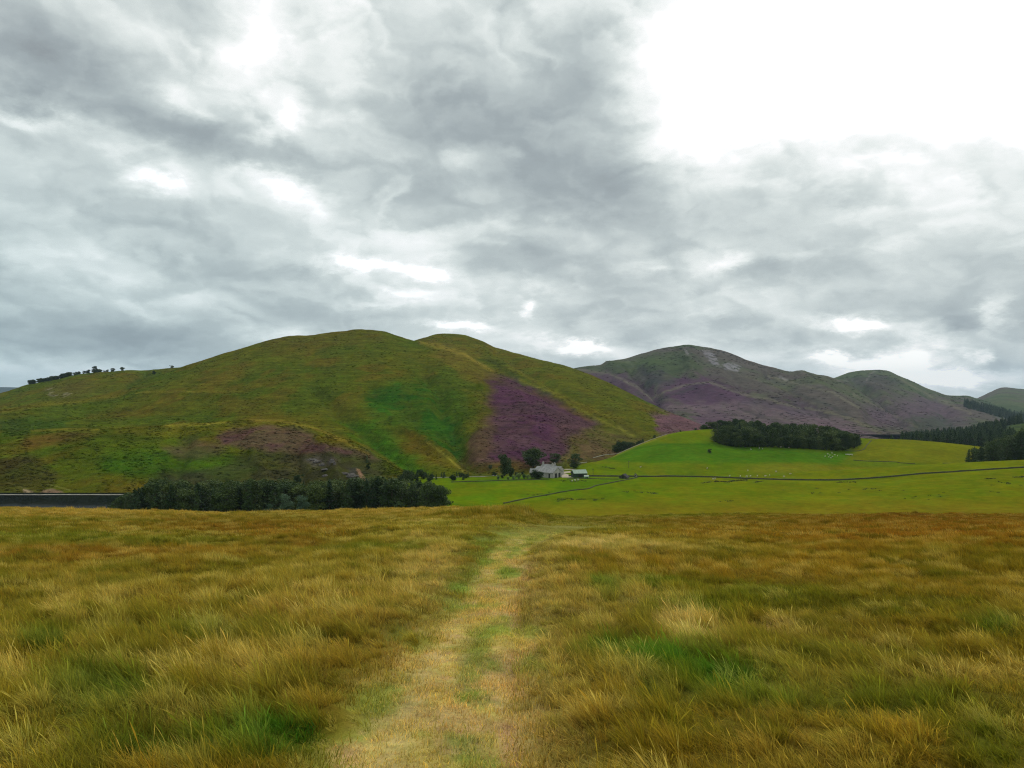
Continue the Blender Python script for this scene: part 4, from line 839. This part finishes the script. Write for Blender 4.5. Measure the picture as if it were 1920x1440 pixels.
# ------------------------------------------------------------------ drystone walls
def wall(pts, h, label, mat=M_STONE, dmin=290, th=.5, n=140, step=None):
    P3 = [Vector(hit(px, py, dmin)) if len(q) == 0 else Vector(at(px, q[0])) for px, py, *q in pts]
    cum = [0]
    for a, b in zip(P3[:-1], P3[1:]): cum.append(cum[-1] + (b.xy - a.xy).length)
    cx = Curve([(c, p.x) for c, p in zip(cum, P3)]); cy = Curve([(c, p.y) for c, p in zip(cum, P3)]); s = np.linspace(0, cum[-1], n)
    X = cx(s); Y = cy(s); dx = np.gradient(X); dy = np.gradient(Y); L = np.hypot(dx, dy); nx, ny = -dy / L, dx / L
    Z = surf(CX + F * X / Y, Y); hh = .5 * h * (1 + (fbm(s / 3, s * 0, 3, 3) - .5) * .35)
    prof = [(-th * .5, -.4), (-th * .38, 1.0), (0, 1.12), (th * .38, 1.0), (th * .5, -.4)]; V = []
    for i in range(n):
        for o_, q in prof: V.append((X[i] + nx[i] * o_, Y[i] + ny[i] * o_, Z[i] + (hh[i] * q if q > 0 else q)))
    o = link('stone_wall', mesh_np('stone_wall', V, sheet_faces(n, 5), [mat], smooth=False)); return tag(o, label, 'wall')
wall([(1066, 893.5), (1110, 893.6), (1160, 894), (1210, 894.2), (1270, 894), (1330, 895.2), (1400, 898.2), (1480, 900.5), (1550, 901.2), (1620, 898.5), (1700, 892), (1800, 885), (1860, 881), (1920, 877.5), (2040, 868)], 1.35, 'long dark stone wall crossing the pasture from the farm to the right edge', n=420)
wall([(944, 944.5), (980, 937), (1020, 929.5), (1050, 924), (1075, 920), (1100, 917.5), (1118, 911), (1150, 905), (1180, 899), (1196, 895)], .8, 'stone wall climbing diagonally between the near green fields to the stone hut', n=160)
wall([(846, 904.5), (895, 903), (950, 901), (1000, 900), (1030, 899)], .7, 'low wall along the upper edge of the near green field left of the farm', n=80)
wall([(1600, 863.5), (1650, 866), (1700, 869), (1716, 870)], .7, 'short dark wall below the right end of the plantation', n=50, dmin=440)
wall([(1768, 868, 470), (1792, 866.5, 480), (1815, 865, 492)], 1.0, 'short dark wall leading to the near wood at the right', n=40)
wall([(1634, 826), (1626, 834), (1614, 845), (1600, 846.5), (1585, 845.5)], .6, 'thin wall turning round the right end of the plantation', n=50, dmin=440)
wall([(1112, 0, 526), (1150, 0, 553), (1180, 0, 572), (1215, 0, 592), (1250, 0, 610)], .75, 'pale wall along the left skyline of the green hill', M_PALESTONE, n=120)
wall([(1100, 867.5), (1085, 869), (1068, 871.5)], .8, 'short pale wall right of the open-crowned tree', M_PALESTONE, n=30, dmin=400)
wall([(1064, 899), (1090, 897.5), (1125, 898.5), (1160, 899)], .6, 'low wall in front of the white trailer', n=50)

# ------------------------------------------------------------------ buildings
def gabled(name, cat, label, loc, rz, L_, W_, eave, ridge, wallm, roofm, ov=.35, rt=.16):
    """ridge runs along local x; gables at +-L/2"""
    e = bpy.data.objects.new(name, None); COL.objects.link(e); e.location = loc; e.rotation_euler = (0, 0, rz); tag(e, label, cat)
    l, w_ = L_ / 2, W_ / 2
    v = [(-l,-w_,-.6),(l,-w_,-.6),(l,w_,-.6),(-l,w_,-.6),(-l,-w_,eave),(l,-w_,eave),(l,w_,eave),(-l,w_,eave),(-l,0,ridge),(l,0,ridge)]
    mb = MB(); mb.add(v, [(0,1,5,4),(2,3,7,6),(1,2,6,9,5),(3,0,4,8,7)]); mb.build('wall', wallm, e)
    mb = MB(); sl = (ridge - eave) / w_
    for s in (-1, 1):
        a = w_ + ov; ze = eave - ov * sl + .03; x0, x1 = -l - ov * .6, l + ov * .6
        q = [(x0, s*a, ze), (x1, s*a, ze), (x1, 0, ridge+.03), (x0, 0, ridge+.03), (x0, s*a, ze+rt), (x1, s*a, ze+rt), (x1, 0, ridge+.03+rt), (x0, 0, ridge+.03+rt)]
        fs = [(0,3,2,1),(4,5,6,7),(0,1,5,4),(1,2,6,5),(3,0,4,7)]
        mb.add(q, fs if s < 0 else [tuple(reversed(f)) for f in fs])
    rf = mb.build('roof', roofm, e); return e, rf
def opening(e, nm, mat, x0, x1, z0, z1, side, L_, W_, frame=None, gable=False, panes=True):
    mb = MB(); d = .06
    if gable: mb.box(side * L_/2 - (0 if side > 0 else d), side * L_/2 + (d if side > 0 else 0), x0, x1, z0, z1)
    else: mb.box(x0, x1, side * W_/2 - (d if side < 0 else 0), side * W_/2 + (0 if side < 0 else d), z0, z1)
    o = mb.build(nm, mat, e)
    if frame:
        f = MB(); t = .12; g = .09
        def bb(a0, a1, c0, c1):
            if gable: f.box(side * L_/2 - (0 if side > 0 else g), side * L_/2 + (g if side > 0 else 0), a0, a1, c0, c1)
            else: f.box(a0, a1, side * W_/2 - (g if side < 0 else 0), side * W_/2 + (0 if side < 0 else g), c0, c1)
        bb(x0 - t, x0, z0 - t, z1 + t); bb(x1, x1 + t, z0 - t, z1 + t); bb(x0, x1, z1, z1 + t); bb(x0, x1, z0 - t, z0)
        f.build('frame', frame, o)
    return o
def chimney(parent, x, y, z0, z1, mat):
    mb = MB(); mb.box(x - .45, x + .45, y - .4, y + .4, z0, z1); mb.box(x - .55, x + .55, y - .5, y + .5, z1 + .003, z1 + .2)
    mb.tube([(x - .2, y, z1 + .2), (x - .2, y, z1 + .7)], [.14, .12], 8); mb.tube([(x + .2, y, z1 + .2), (x + .2, y, z1 + .7)], [.14, .12], 8)
    return mb.build('chimney', mat, parent)
X, Y, Z = at(1027, 424)
e, rf = gabled('barn', 'barn', 'long white barn with a big grey roof and dark openings', (X, Y + 4, Z + .1), R(-34), 13.0, 9.5, 2.7, 5.3, M_WHITE, M_SLATE)
for a in (-2.9, 0.9, ): opening(e, 'door', M_DARKOPEN, a, a + 2.2, -.3, 2.3, 1, 13, 9.5, M_WHITE, True)
opening(e, 'door', M_DARKOPEN, 3.6, 4.6, -.3, 2.1, -1, 13, 9.5); opening(e, 'window', M_GLASS, -4.5, -3.5, 1.1, 2.0, -1, 13, 9.5, M_WHITE); opening(e, 'window', M_GLASS, -.8, .2, 1.1, 2.0, -1, 13, 9.5, M_WHITE)
X, Y, Z = at(1011, 436)
e, rf = gabled('byre', 'farm building', 'low lean building joined to the left end of the white barn', (X - .5, Y, Z + .1), R(-10), 9, 5, 2.2, 4.0, M_WHITE, M_SLATE); opening(e, 'door', M_DARKOPEN, -1, 0, -.3, 1.9, -1, 9, 5)
X, Y, Z = at(1030, 446)
e, rf = gabled('farmhouse', 'house', 'grey farmhouse with pale gables and chimneys behind the white barn', (X, Y + 5, Z + .2), R(-28), 8.5, 5.6, 3.5, 5.5, M_HOUSEWALL, M_SLATE)
chimney(rf, -3.7, 0, 4.9, 6.6, M_WHITE); chimney(rf, 3.7, 0, 4.9, 6.4, M_WHITE)
for a in (-3.6, -.5, 2.6): opening(e, 'window', M_GLASS, a, a + .95, 2.35, 3.2, -1, 8.5, 5.6, M_WHITE); opening(e, 'window', M_GLASS, a, a + .95, .6, 1.6, -1, 8.5, 5.6, M_WHITE)
X, Y, Z = at(1044, 440)
e, rf = gabled('cottage', 'house', 'small cottage with a white chimney at the right end of the white barn', (X, Y + 3, Z + .2), R(-32), 6.5, 5.5, 2.8, 4.7, M_WHITE, M_SLATE); chimney(rf, -2.6, 0, 4.2, 5.8, M_WHITE); opening(e, 'window', M_GLASS, 1, 2, 1, 2.2, -1, 6.5, 5.5, M_WHITE)
X, Y, Z = at(1086.5, 424)
e, rf = gabled('shed', 'shed', 'dark green shed with a pale green roof', (X, Y + 3, Z - .3), R(14), 7.6, 5.0, 2.7, 4.3, M_GREENWALL, M_GREENROOF); opening(e, 'door', M_DARKOPEN, -1.2, 1.2, -.3, 2.2, -1, 7.6, 5.0)
X, Y, Z = hit(1171, 897.5, 300)
e, rf = gabled('stone_hut', 'hut', 'small dark stone hut where the field walls meet', (X, Y + 1.5, Z), R(64), 4.2, 4.0, .75, 2.3, M_STONE, M_HUTROOF, .45); opening(e, 'door', M_DARKOPEN, -.45, .45, -.3, 1.3, -1, 4.2, 4.0, None, True)
X, Y, Z = hit(1192, 894.5, 300)
e, rf = gabled('stone_hut', 'hut', 'tiny dark shelter on the wall right of the stone hut', (X, Y + 1, Z + .5), R(75), 1.6, 1.5, .4, 1.25, M_PALESTONE, M_HUTROOF, .2); opening(e, 'door', M_DARKOPEN, -.25, .25, -.3, .5, -1, 1.6, 1.5, None, True)
# trailer
X, Y, Z = hit(1099.5, 897, 300)
e = bpy.data.objects.new('trailer', None); COL.objects.link(e); e.location = (X, Y, Z + .05); e.rotation_euler = (0, 0, R(8)); tag(e, 'white livestock trailer with a green base standing by the field wall', 'trailer')
mb = MB(); mb.box(-1.25, 1.25, -.7, .7, .95, 1.55); mb.box(-1.15, 1.15, -.6, .6, 1.553, 1.66); mb.build('body', M_METAL, e); mb = MB(); mb.box(-1.22, 1.22, -.67, .67, .4, .947); mb.build('base', simple('trailer_green', (.16, .30, .12)), e)
for sx in (-.35, .45):
    for sy in (-.78, .78): mb = MB(); mb.tube([(sx, sy - .09, .32), (sx, sy + .09, .32)], [.32, .32], 14); mb.build('wheel', M_RUBBER, e)
mb = MB(); mb.tube([(1.2, 0, .5), (2.1, 0, .45)], [.05, .05], 6); mb.tube([(1.9, 0, .45), (1.9, 0, -.05)], [.04, .04], 6); mb.build('drawbar', M_POLE, e)
# poles
for px, b, hgt, lb in ((1179, 878, 4.4, 'thin timber pole standing alone on the green slope'), (1112, 893, 4.2, 'thin timber pole right of the white trailer'), (1345, 806, 6.5, 'thin pole at the left corner of the plantation')):
    if b == 806: X, Y, Z = at(px, 560); hgt = (HY - 788) / F * Y - Z
    else: X, Y, Z = hit(px, b, 300)
    e = bpy.data.objects.new('utility_pole', None); COL.objects.link(e); e.location = (X, Y, Z); tag(e, lb, 'pole', 'timber poles')
    mb = MB(); mb.tube([(0, 0, -.3), (0, 0, hgt)], [.14, .10], 8); mb.build('post', M_POLE, e)
    mb = MB(); mb.box(-.5, .5, -.16, -.10, hgt - .5, hgt - .38); mb.build('crossarm', M_POLE, e); mb = MB(); [mb.tube([(s, -.13, hgt - .375), (s, -.13, hgt - .2)], [.05, .035], 6) for s in (-.42, .42)]; mb.build('insulator', M_WHITE, e)
# rock outcrops
def rock(px, py, sx, sz, lb):
    X, Y, Z = hit(px, py, 380); rs = np.random.default_rng(int(px)); nu, nv = 14, 9; V = []
    for j in range(nv):
        for i in range(nu):
            th = 2 * math.pi * i / nu; ph = math.pi * j / (nv - 1); V.append((math.cos(th) * math.sin(ph), math.sin(th) * math.sin(ph), math.cos(ph)))
    V = np.array(V); d = 1 + (fbm(V[:, 0] * 1.7 + px, V[:, 2] * 1.7 + V[:, 1], 3, 7) - .5) * .9; V = V * d[:, None] * np.array([sx, sx * .7, sz])
    Fc = [(j*nu+i, (j+1)*nu+i, (j+1)*nu+(i+1) % nu, j*nu+(i+1) % nu) for j in range(nv-1) for i in range(nu)]
    tag(link('rock_outcrop', mesh_np('rock_outcrop', V, Fc, [M_ROCK], smooth=False), loc=(X, Y + sx * .3, Z)), lb, 'rock', 'rock outcrops on the spur')
for px, py, sx, sz in ((594, 868, 2.6, 1.1), (604, 874, 2.0, 1.4), (622, 868, 1.5, 1.7), (627, 872, .9, 1.6), (585, 863, 2.8, .8), (612, 882, 3.2, .6), (645, 890, 2.4, 1.0), (660, 895, 3.5, 1.6), (610, 893, 2.0, .9)):
    rock(px, py, sx, sz, 'weathered grey rock outcrop on the heathery spur above the wood')
for px, py in ((690, 903), (700, 903), (710, 904), (658, 906)):
    X, Y, Z = hit(px, py, 380); rock(px, py, 1.0, .5, 'pale rock at the foot of the quarry scar'); o = [o for o in COL.objects if o.name.startswith('rock_outcrop')][-1]; o.data.materials[0] = M_SHORE
for o in COL.objects:
    if o.get('label', '').startswith('pale rock'): o['group'] = 'pale rocks under the quarry scar'
# sheep
def sheep_proto():
    rs = np.random.default_rng(9)
    def ell(c, r, nu=12, nv=9, bump=.06):
        V = []; 
        for j in range(nv):
            for i in range(nu):
                th = 2 * math.pi * i / nu; ph = math.pi * j / (nv - 1); k = 1 + rs.uniform(-bump, bump); V.append((c[0] + r[0]*k*math.cos(th)*math.sin(ph), c[1] + r[1]*k*math.sin(th)*math.sin(ph), c[2] + r[2]*k*math.cos(ph)))
        return V, [(j*nu+i, (j+1)*nu+i, (j+1)*nu+(i+1) % nu, j*nu+(i+1) % nu) for j in range(nv-1) for i in range(nu)]
    b = MB(); b.add(*ell((0, 0, .62), (.52, .27, .27))); b.add(*ell((.5, 0, .72), (.16, .13, .17)))
    for sx in (-.3, .3):
        for sy in (-.13, .13): b.tube([(sx, sy, .55), (sx - .02, sy, .25), (sx, sy, 0)], [.08, .045, .04], 6)
    b.tube([(-.48, 0, .72), (-.6, 0, .5)], [.05, .04], 6)
    body = b.mesh('body', M_WOOL, True); f = MB(); f.add(*ell((.68, 0, .70), (.15, .08, .09), bump=0)); [f.tube([(.6, s * .07, .76), (.58, s * .17, .74)], [.03, .015], 5) for s in (-1, 1)]
    return body, f.mesh('face', M_FACE, True)
SB, SF = sheep_proto()
def sheep(px, py, lb, gr, sc=1.0):
    X, Y, Z = hit(px, py, 300); o = link('sheep', SB, None, (X, Y, Z), U(0, 6.28), sc); f = bpy.data.objects.new('face', SF); COL.objects.link(f); f.parent = o; tag(o, lb, 'sheep', gr)
for p in ((1552, 853), (1556, 855), (1560, 851), (1565, 854), (1554, 858.5), (1558, 860), (1570, 856), (1547, 857), (1561, 858)): sheep(*p, 'white sheep in the flock below the right end of the plantation', 'sheep below the right end of the plantation')
for p in ((1408, 844), (1424, 842), (1430, 843), (1464, 840), (1479, 840.5)): sheep(*p, 'white sheep grazing just below the plantation edge', 'sheep just below the plantation edge')
for p in ((1368, 893.5), (1388, 894.5), (1400, 895), (1407, 894.5), (1420, 894), (1435, 894), (1443, 893), (1470, 895), (1482, 890), (1402, 884), (1455, 886)): sheep(*p, 'white sheep behind the long dark wall in the middle of the pasture', 'sheep behind the long wall')
sheep(1326, 880, 'single white sheep alone on the lower green slope', None); sheep(1201, 877, 'single white sheep right of the lone timber pole', None)
for p in ((1337, 899.5), (1341, 899)): sheep(*p, 'white sheep standing by the dark rushes in front of the wall', 'sheep by the rushes')
for p in ((1078, 902.5), (1084, 901.5), (1073, 903.5)): sheep(*p, 'white sheep in the green field below the white trailer', 'sheep below the trailer', 1.1)
# feeders on the knoll
X, Y, Z = hit(1592, 854, 440); mb = MB(); mb.box(-2.4, 2.4, -.5, .5, .45, .95); [mb.box(a - .06, a + .06, b - .06, b + .06, -.1, .447) for a in (-2.1, 0, 2.1) for b in (-.4, .4)]
tag(mb.build('feed_trough', simple('galvanised_trough', (.45, .45, .38)), loc=(X, Y, Z)), 'long pale feed trough below the right end of the plantation', 'trough')

# ------------------------------------------------------------------ haze, sky, sun, camera
HAZE = 3.6e-5
if HAZE:
    mb = MB(); mb.box(-14000, 14000, -80, 16500, -300, 420); hz = mb.build('haze', M_WATER); hm = bpy.data.materials.new('haze_air'); hm.use_nodes = True
    hm.node_tree.nodes.remove(hm.node_tree.nodes['Principled BSDF']); pv = hm.node_tree.nodes.new('ShaderNodeVolumePrincipled')
    pv.inputs['Color'].default_value = (.60, .80, 1.0, 1); pv.inputs['Density'].default_value = HAZE; pv.inputs['Anisotropy'].default_value = .2
    hm.node_tree.links.new(pv.outputs[0], hm.node_tree.nodes['Material Output'].inputs['Volume']); hz.data.materials[0] = hm; tag(hz, kind='stuff')

SUN_AZ, SUN_EL = R(24), R(44)          # to the right of the view, high
wld = bpy.data.worlds.new('World'); scene.world = wld; wld.use_nodes = True; nt = NT(wld.node_tree); nt.n.clear()
sky = nt.new('ShaderNodeTexSky', sky_type='NISHITA'); sky.sun_disc = False; sky.sun_elevation = SUN_EL; sky.sun_rotation = SUN_AZ; sky.altitude = 300
bg1 = nt.new('ShaderNodeBackground'); nt.put(bg1.inputs[0], sky.outputs[0]); bg1.inputs[1].default_value = .12
dirn = nt.new('ShaderNodeTexCoord').outputs['Generated']
sep = nt.new('ShaderNodeSeparateXYZ'); nt.put(sep.inputs[0], dirn); dx, dy, dz = sep.outputs
el0 = nt.math('ARCSINE', dz); az0 = nt.math('ARCTAN2', dx, dy)
# cloud-layer coordinates: flatten towards the horizon
den = nt.math('ADD', nt.math('MAXIMUM', dz, 0.0), .42)
cmb = nt.new('ShaderNodeCombineXYZ'); nt.put(cmb.inputs[0], nt.math('DIVIDE', dx, den)); nt.put(cmb.inputs[1], nt.math('DIVIDE', dy, den)); nt.put(cmb.inputs[2], nt.math('MULTIPLY', dz, 1.6))
cp = cmb.outputs[0]
wn = nt.new('ShaderNodeTexNoise'); nt.put(wn.inputs['Vector'], cp); wn.inputs['Scale'].default_value = 6.5; wn.inputs['Detail'].default_value = 8; wn.inputs['Roughness'].default_value = .66
ws = nt.new('ShaderNodeSeparateColor'); nt.put(ws.inputs[0], wn.outputs['Color'])
az = nt.math('ADD', az0, nt.math('MULTIPLY', nt.math('SUBTRACT', ws.outputs[0], .5), .10))
el = nt.math('ADD', el0, nt.math('MULTIPLY', nt.math('SUBTRACT', ws.outputs[1], .5), .06))
BLOBS = [  # px, py, rx, ry, tilt(deg), amount: + thick grey cloud, - thin bright gap
 (760, 250, 190, 110, 0, .20), (1010, 285, 220, 100, -10, .34), (930, 130, 260, 120, 0, .07), (1130, 335, 110, 55, -10, .26), (830, 340, 200, 50, 10, .08), (680, 60, 110, 90, 0, -.02), (640, 160, 50, 60, 0, -.06), (1090, 110, 80, 90, 0, .14), (640, 310, 90, 40, 0, -.06), (1060, 390, 110, 30, 0, .12),
 (60, 130, 260, 70, -10, .42), (330, 230, 260, 50, -12, .30), (480, 290, 120, 30, -10, .22), (150, 30, 200, 60, 0, .05), (1450, 410, 330, 50, -6, .17), (1450, 320, 80, 60, 0, .14), (1660, 280, 160, 40, -10, .10), (1820, 330, 120, 40, 0, .06), (1560, 500, 240, 40, 0, .20), (1750, 600, 160, 45, -8, .30), (1300, 610, 200, 30, -4, .22),
 (180, 640, 320, 45, -6, .38), (60, 560, 240, 40, 0, .24), (420, 520, 240, 50, -12, .14), (250, 400, 260, 50, -4, .10), (1070, 510, 200, 36, -6, .22), (1170, 560, 140, 30, -4, .14), (1050, 610, 60, 24, 0, .10), (960, 400, 60, 30, 0, .06), (960, 470, 90, 40, 0, .16), (1900, 540, 120, 80, 0, .22), (1880, 690, 60, 22, 0, .22), (1680, 650, 60, 25, 0, .22), (620, 610, 200, 25, -5, .16), (1480, 640, 110, 22, -5, .2),
 (1500, 90, 290, 160, 0, -.44), (1800, 110, 260, 140, 0, -.36), (1310, 70, 90, 130, 0, -.34), (1560, 250, 220, 60, -15, -.16), (1800, 290, 240, 80, 0, -.10), (1340, 260, 90, 60, 0, -.14), (1850, 430, 200, 40, 0, -.12), (1650, 430, 120, 40, 0, -.08),
 (490, 80, 50, 90, -20, -.34), (525, 215, 26, 55, -25, -.32), (350, 185, 50, 24, 0, -.22), (420, 130, 50, 26, -20, -.16), (290, 340, 50, 16, -15, -.36), (50, 225, 70, 16, -8, -.32), (560, 370, 60, 24, -25, -.28), (490, 330, 60, 18, -20, -.22), (270, 70, 90, 50, 0, -.04), (860, 300, 50, 22, 0, -.22),
 (700, 500, 120, 13, -4, -.34), (815, 510, 34, 16, 0, -.38), (740, 560, 80, 12, 10, -.22), (870, 610, 60, 8, -5, -.42), (990, 577, 16, 16, 0, -.42), (1092, 649, 34, 12, -10, -.60), (1365, 495, 40, 18, 0, -.30), (1230, 500, 34, 10, 0, -.16), (1600, 608, 60, 13, -4, -.55), (1570, 676, 34, 12, -8, -.55), (1720, 665, 70, 34, 0, -.50), (1840, 668, 22, 12, 0, -.42), (1790, 712, 130, 14, 0, -.55), (1860, 590, 30, 30, -30, -.35), (1640, 690, 90, 20, 0, -.3), (1010, 640, 60, 10, -5, -.2), (560, 640, 130, 10, -8, -.10), (1200, 625, 90, 24, 0, .22), (1110, 100, 60, 70, 0, -.10), (640, 160, 50, 60, 0, -.14), (290, 500, 120, 40, -8, -.08), (300, 625, 120, 30, -6, .14), (1300, 520, 50, 22, 0, -.12), (80, 570, 100, 24, 0, -.08), (830, 430, 60, 40, 0, .08), (590, 430, 120, 30, 0, -.07), (1640, 280, 110, 50, 0, .08), (1110, 110, 70, 80, 0, .22), (60, 150, 110, 50, 0, .10), (600, 430, 90, 30, 0, .10), (1850, 430, 100, 40, 0, .10), (640, 170, 50, 50, 0, .10), (1080, 520, 70, 24, 0, .10), (1320, 300, 60, 40, 0, .10), (1000, 430, 90, 24, 0, -.08), (900, 570, 70, 24, 0, .12), (1700, 575, 80, 20, 0, -.06), (1000, 345, 90, 40, 0, .10), (1480, 520, 90, 24, 0, .08)]
acc = None
for px, py, rx, ry, tl, am in BLOBS:
    a0 = math.atan((px - CX) / F); e0 = math.atan((HY - py) / F * math.cos(a0)); ca, sa = math.cos(R(tl)), math.sin(R(tl)); ka = math.cos(a0) ** 2
    u = nt.math('SUBTRACT', az, a0); v = nt.math('SUBTRACT', el, e0)
    p = nt.math('ADD', nt.math('MULTIPLY', u, ca / (rx / F * ka)), nt.math('MULTIPLY', v, sa / (rx / F)))
    q = nt.math('ADD', nt.math('MULTIPLY', u, -sa / (ry / F)), nt.math('MULTIPLY', v, ca / (ry / F)))
    g = nt.math('EXPONENT', nt.math('MULTIPLY', nt.math('ADD', nt.math('MULTIPLY', p, p), nt.math('MULTIPLY', q, q)), -1.0))
    acc = nt.math('MULTIPLY_ADD', g, am, acc if acc is not None else 0.0)
# billows: rounded cell noise read a little higher and a little lower gives bright tops and grey bases
eh = nt.math('MAXIMUM', el0, -.02); qx0 = nt.math('MULTIPLY', az0, 2.7); qy0 = nt.math('ADD', nt.math('MULTIPLY', eh, 3.0), nt.math('MULTIPLY', nt.math('LOGARITHM', nt.math('ADD', eh, .10), math.e), .55))
cw = nt.new('ShaderNodeCombineXYZ'); nt.put(cw.inputs[0], qx0); nt.put(cw.inputs[1], qy0); nt.put(cw.inputs[2], 1.3)
w2 = nt.new('ShaderNodeTexNoise'); nt.put(w2.inputs['Vector'], cw.outputs[0]); w2.inputs['Scale'].default_value = 3.2; w2.inputs['Detail'].default_value = 6; w2.inputs['Roughness'].default_value = .55
w2s = nt.new('ShaderNodeSeparateColor'); nt.put(w2s.inputs[0], w2.outputs['Color'])
qx = nt.math('ADD', qx0, nt.math('MULTIPLY', nt.math('SUBTRACT', w2s.outputs[0], .5), .62)); qy = nt.math('ADD', qy0, nt.math('MULTIPLY', nt.math('SUBTRACT', w2s.outputs[1], .5), .45))
def billow(dq, sc, seed):
    c_ = nt.new('ShaderNodeCombineXYZ'); nt.put(c_.inputs[0], nt.math('ADD', qx, dq * .5)); nt.put(c_.inputs[1], nt.math('ADD', qy, dq)); nt.put(c_.inputs[2], seed)
    v_ = nt.new('ShaderNodeTexVoronoi', feature='F1'); nt.put(v_.inputs['Vector'], c_.outputs[0]); v_.inputs['Scale'].default_value = sc; v_.inputs['Detail'].default_value = 2.0; v_.inputs['Roughness'].default_value = .45
    return nt.math('SUBTRACT', 1.0, v_.outputs['Distance'])
n1 = nt.noise(cw.outputs[0], 2.0, 7, .52, .1); n3 = nt.noise(cw.outputs[0], 9.0, 7, .6, .3)
b0 = billow(-.07, 1.7, .37); b1 = billow(.07, 1.7, .37); c0 = billow(-.03, 4.3, 2.9); c1 = billow(.03, 4.3, 2.9)
rel = nt.math('ADD', nt.math('MULTIPLY', nt.math('SUBTRACT', b1, b0), .38), nt.math('MULTIPLY', nt.math('SUBTRACT', c1, c0), .22))
d = nt.math('ADD', nt.math('MULTIPLY', nt.math('SUBTRACT', n1, .5), .34), nt.math('MULTIPLY', nt.math('SUBTRACT', b0, .55), .16)); d = nt.math('ADD', d, nt.math('MULTIPLY', nt.math('SUBTRACT', n3, .5), .14))
d = nt.math('ADD', nt.math('ADD', nt.math('ADD', d, .37), acc), rel)
rp = nt.new('ShaderNodeValToRGB'); nt.put(rp.inputs[0], d); cr = rp.color_ramp
cr.elements[0].position = .03; cr.elements[0].color = (1.2, 1.2, 1.18, 1); cr.elements[1].position = 1.0; cr.elements[1].color = (.29, .325, .345, 1)
for p, c in ((.12, (1.0, 1.01, 1.0)), (.25, (.84, .885, .87)), (.38, (.67, .73, .72)), (.55, (.50, .56, .565)), (.78, (.36, .41, .43))): e_ = cr.elements.new(p); e_.color = (*c, 1)
# bluer low on the left, away from the sun
bl = nt.math('MULTIPLY', nt.mapr(az0, .1, -.65, 0, 1), nt.mapr(el0, .38, .02, 0, 1))
ccol = nt.mix(nt.math('MULTIPLY', bl, .85), rp.outputs[0], nt.mix(1.0, rp.outputs[0], (.74, .86, .90, 1), 'MULTIPLY'))
bg2 = nt.new('ShaderNodeBackground'); nt.put(bg2.inputs[0], ccol); bg2.inputs[1].default_value = 1.0
ms = nt.new('ShaderNodeMixShader'); nt.put(ms.inputs[0], nt.mapr(d, -.2, .25, .9, 1.0)); nt.l.new(bg1.outputs[0], ms.inputs[1]); nt.l.new(bg2.outputs[0], ms.inputs[2])
wo = nt.new('ShaderNodeOutputWorld'); nt.l.new(ms.outputs[0], wo.inputs[0])
wld.cycles.sampling_method = 'NONE'

sl = bpy.data.lights.new('sun', 'SUN'); sl.energy = 1.4; sl.angle = R(14); sl.color = (1, .95, .86)
so = bpy.data.objects.new('sun', sl); COL.objects.link(so)
sd = Vector((math.sin(SUN_AZ) * math.cos(SUN_EL), math.cos(SUN_AZ) * math.cos(SUN_EL), math.sin(SUN_EL))); so.rotation_euler = sd.to_track_quat('Z', 'Y').to_euler()
cam = bpy.data.cameras.new('camera'); cam.sensor_width = 36; cam.lens = 36 * F / 1920; cam.shift_y = (HY - 720) / 1920; cam.clip_start = .05; cam.clip_end = 40000
co = bpy.data.objects.new('camera', cam); COL.objects.link(co); co.location = (0, 0, 0); co.rotation_euler = (R(90), 0, 0); scene.camera = co
vs = scene.view_settings; vs.view_transform = 'Standard'; vs.look = 'None'; vs.exposure = 0.0; vs.gamma = 1.0; vs.use_curve_mapping = False
cy = scene.cycles; cy.filter_width = 1.1; cy.use_denoising = True; cy.denoising_prefilter = 'NONE'; cy.denoising_input_passes = 'RGB_ALBEDO_NORMAL'; cy.max_bounces = 6; cy.diffuse_bounces = 3; cy.glossy_bounces = 2; cy.transmission_bounces = 2; cy.transparent_max_bounces = 4; cy.volume_bounces = 0
scene.render.resolution_x = 1024; scene.render.resolution_y = 768
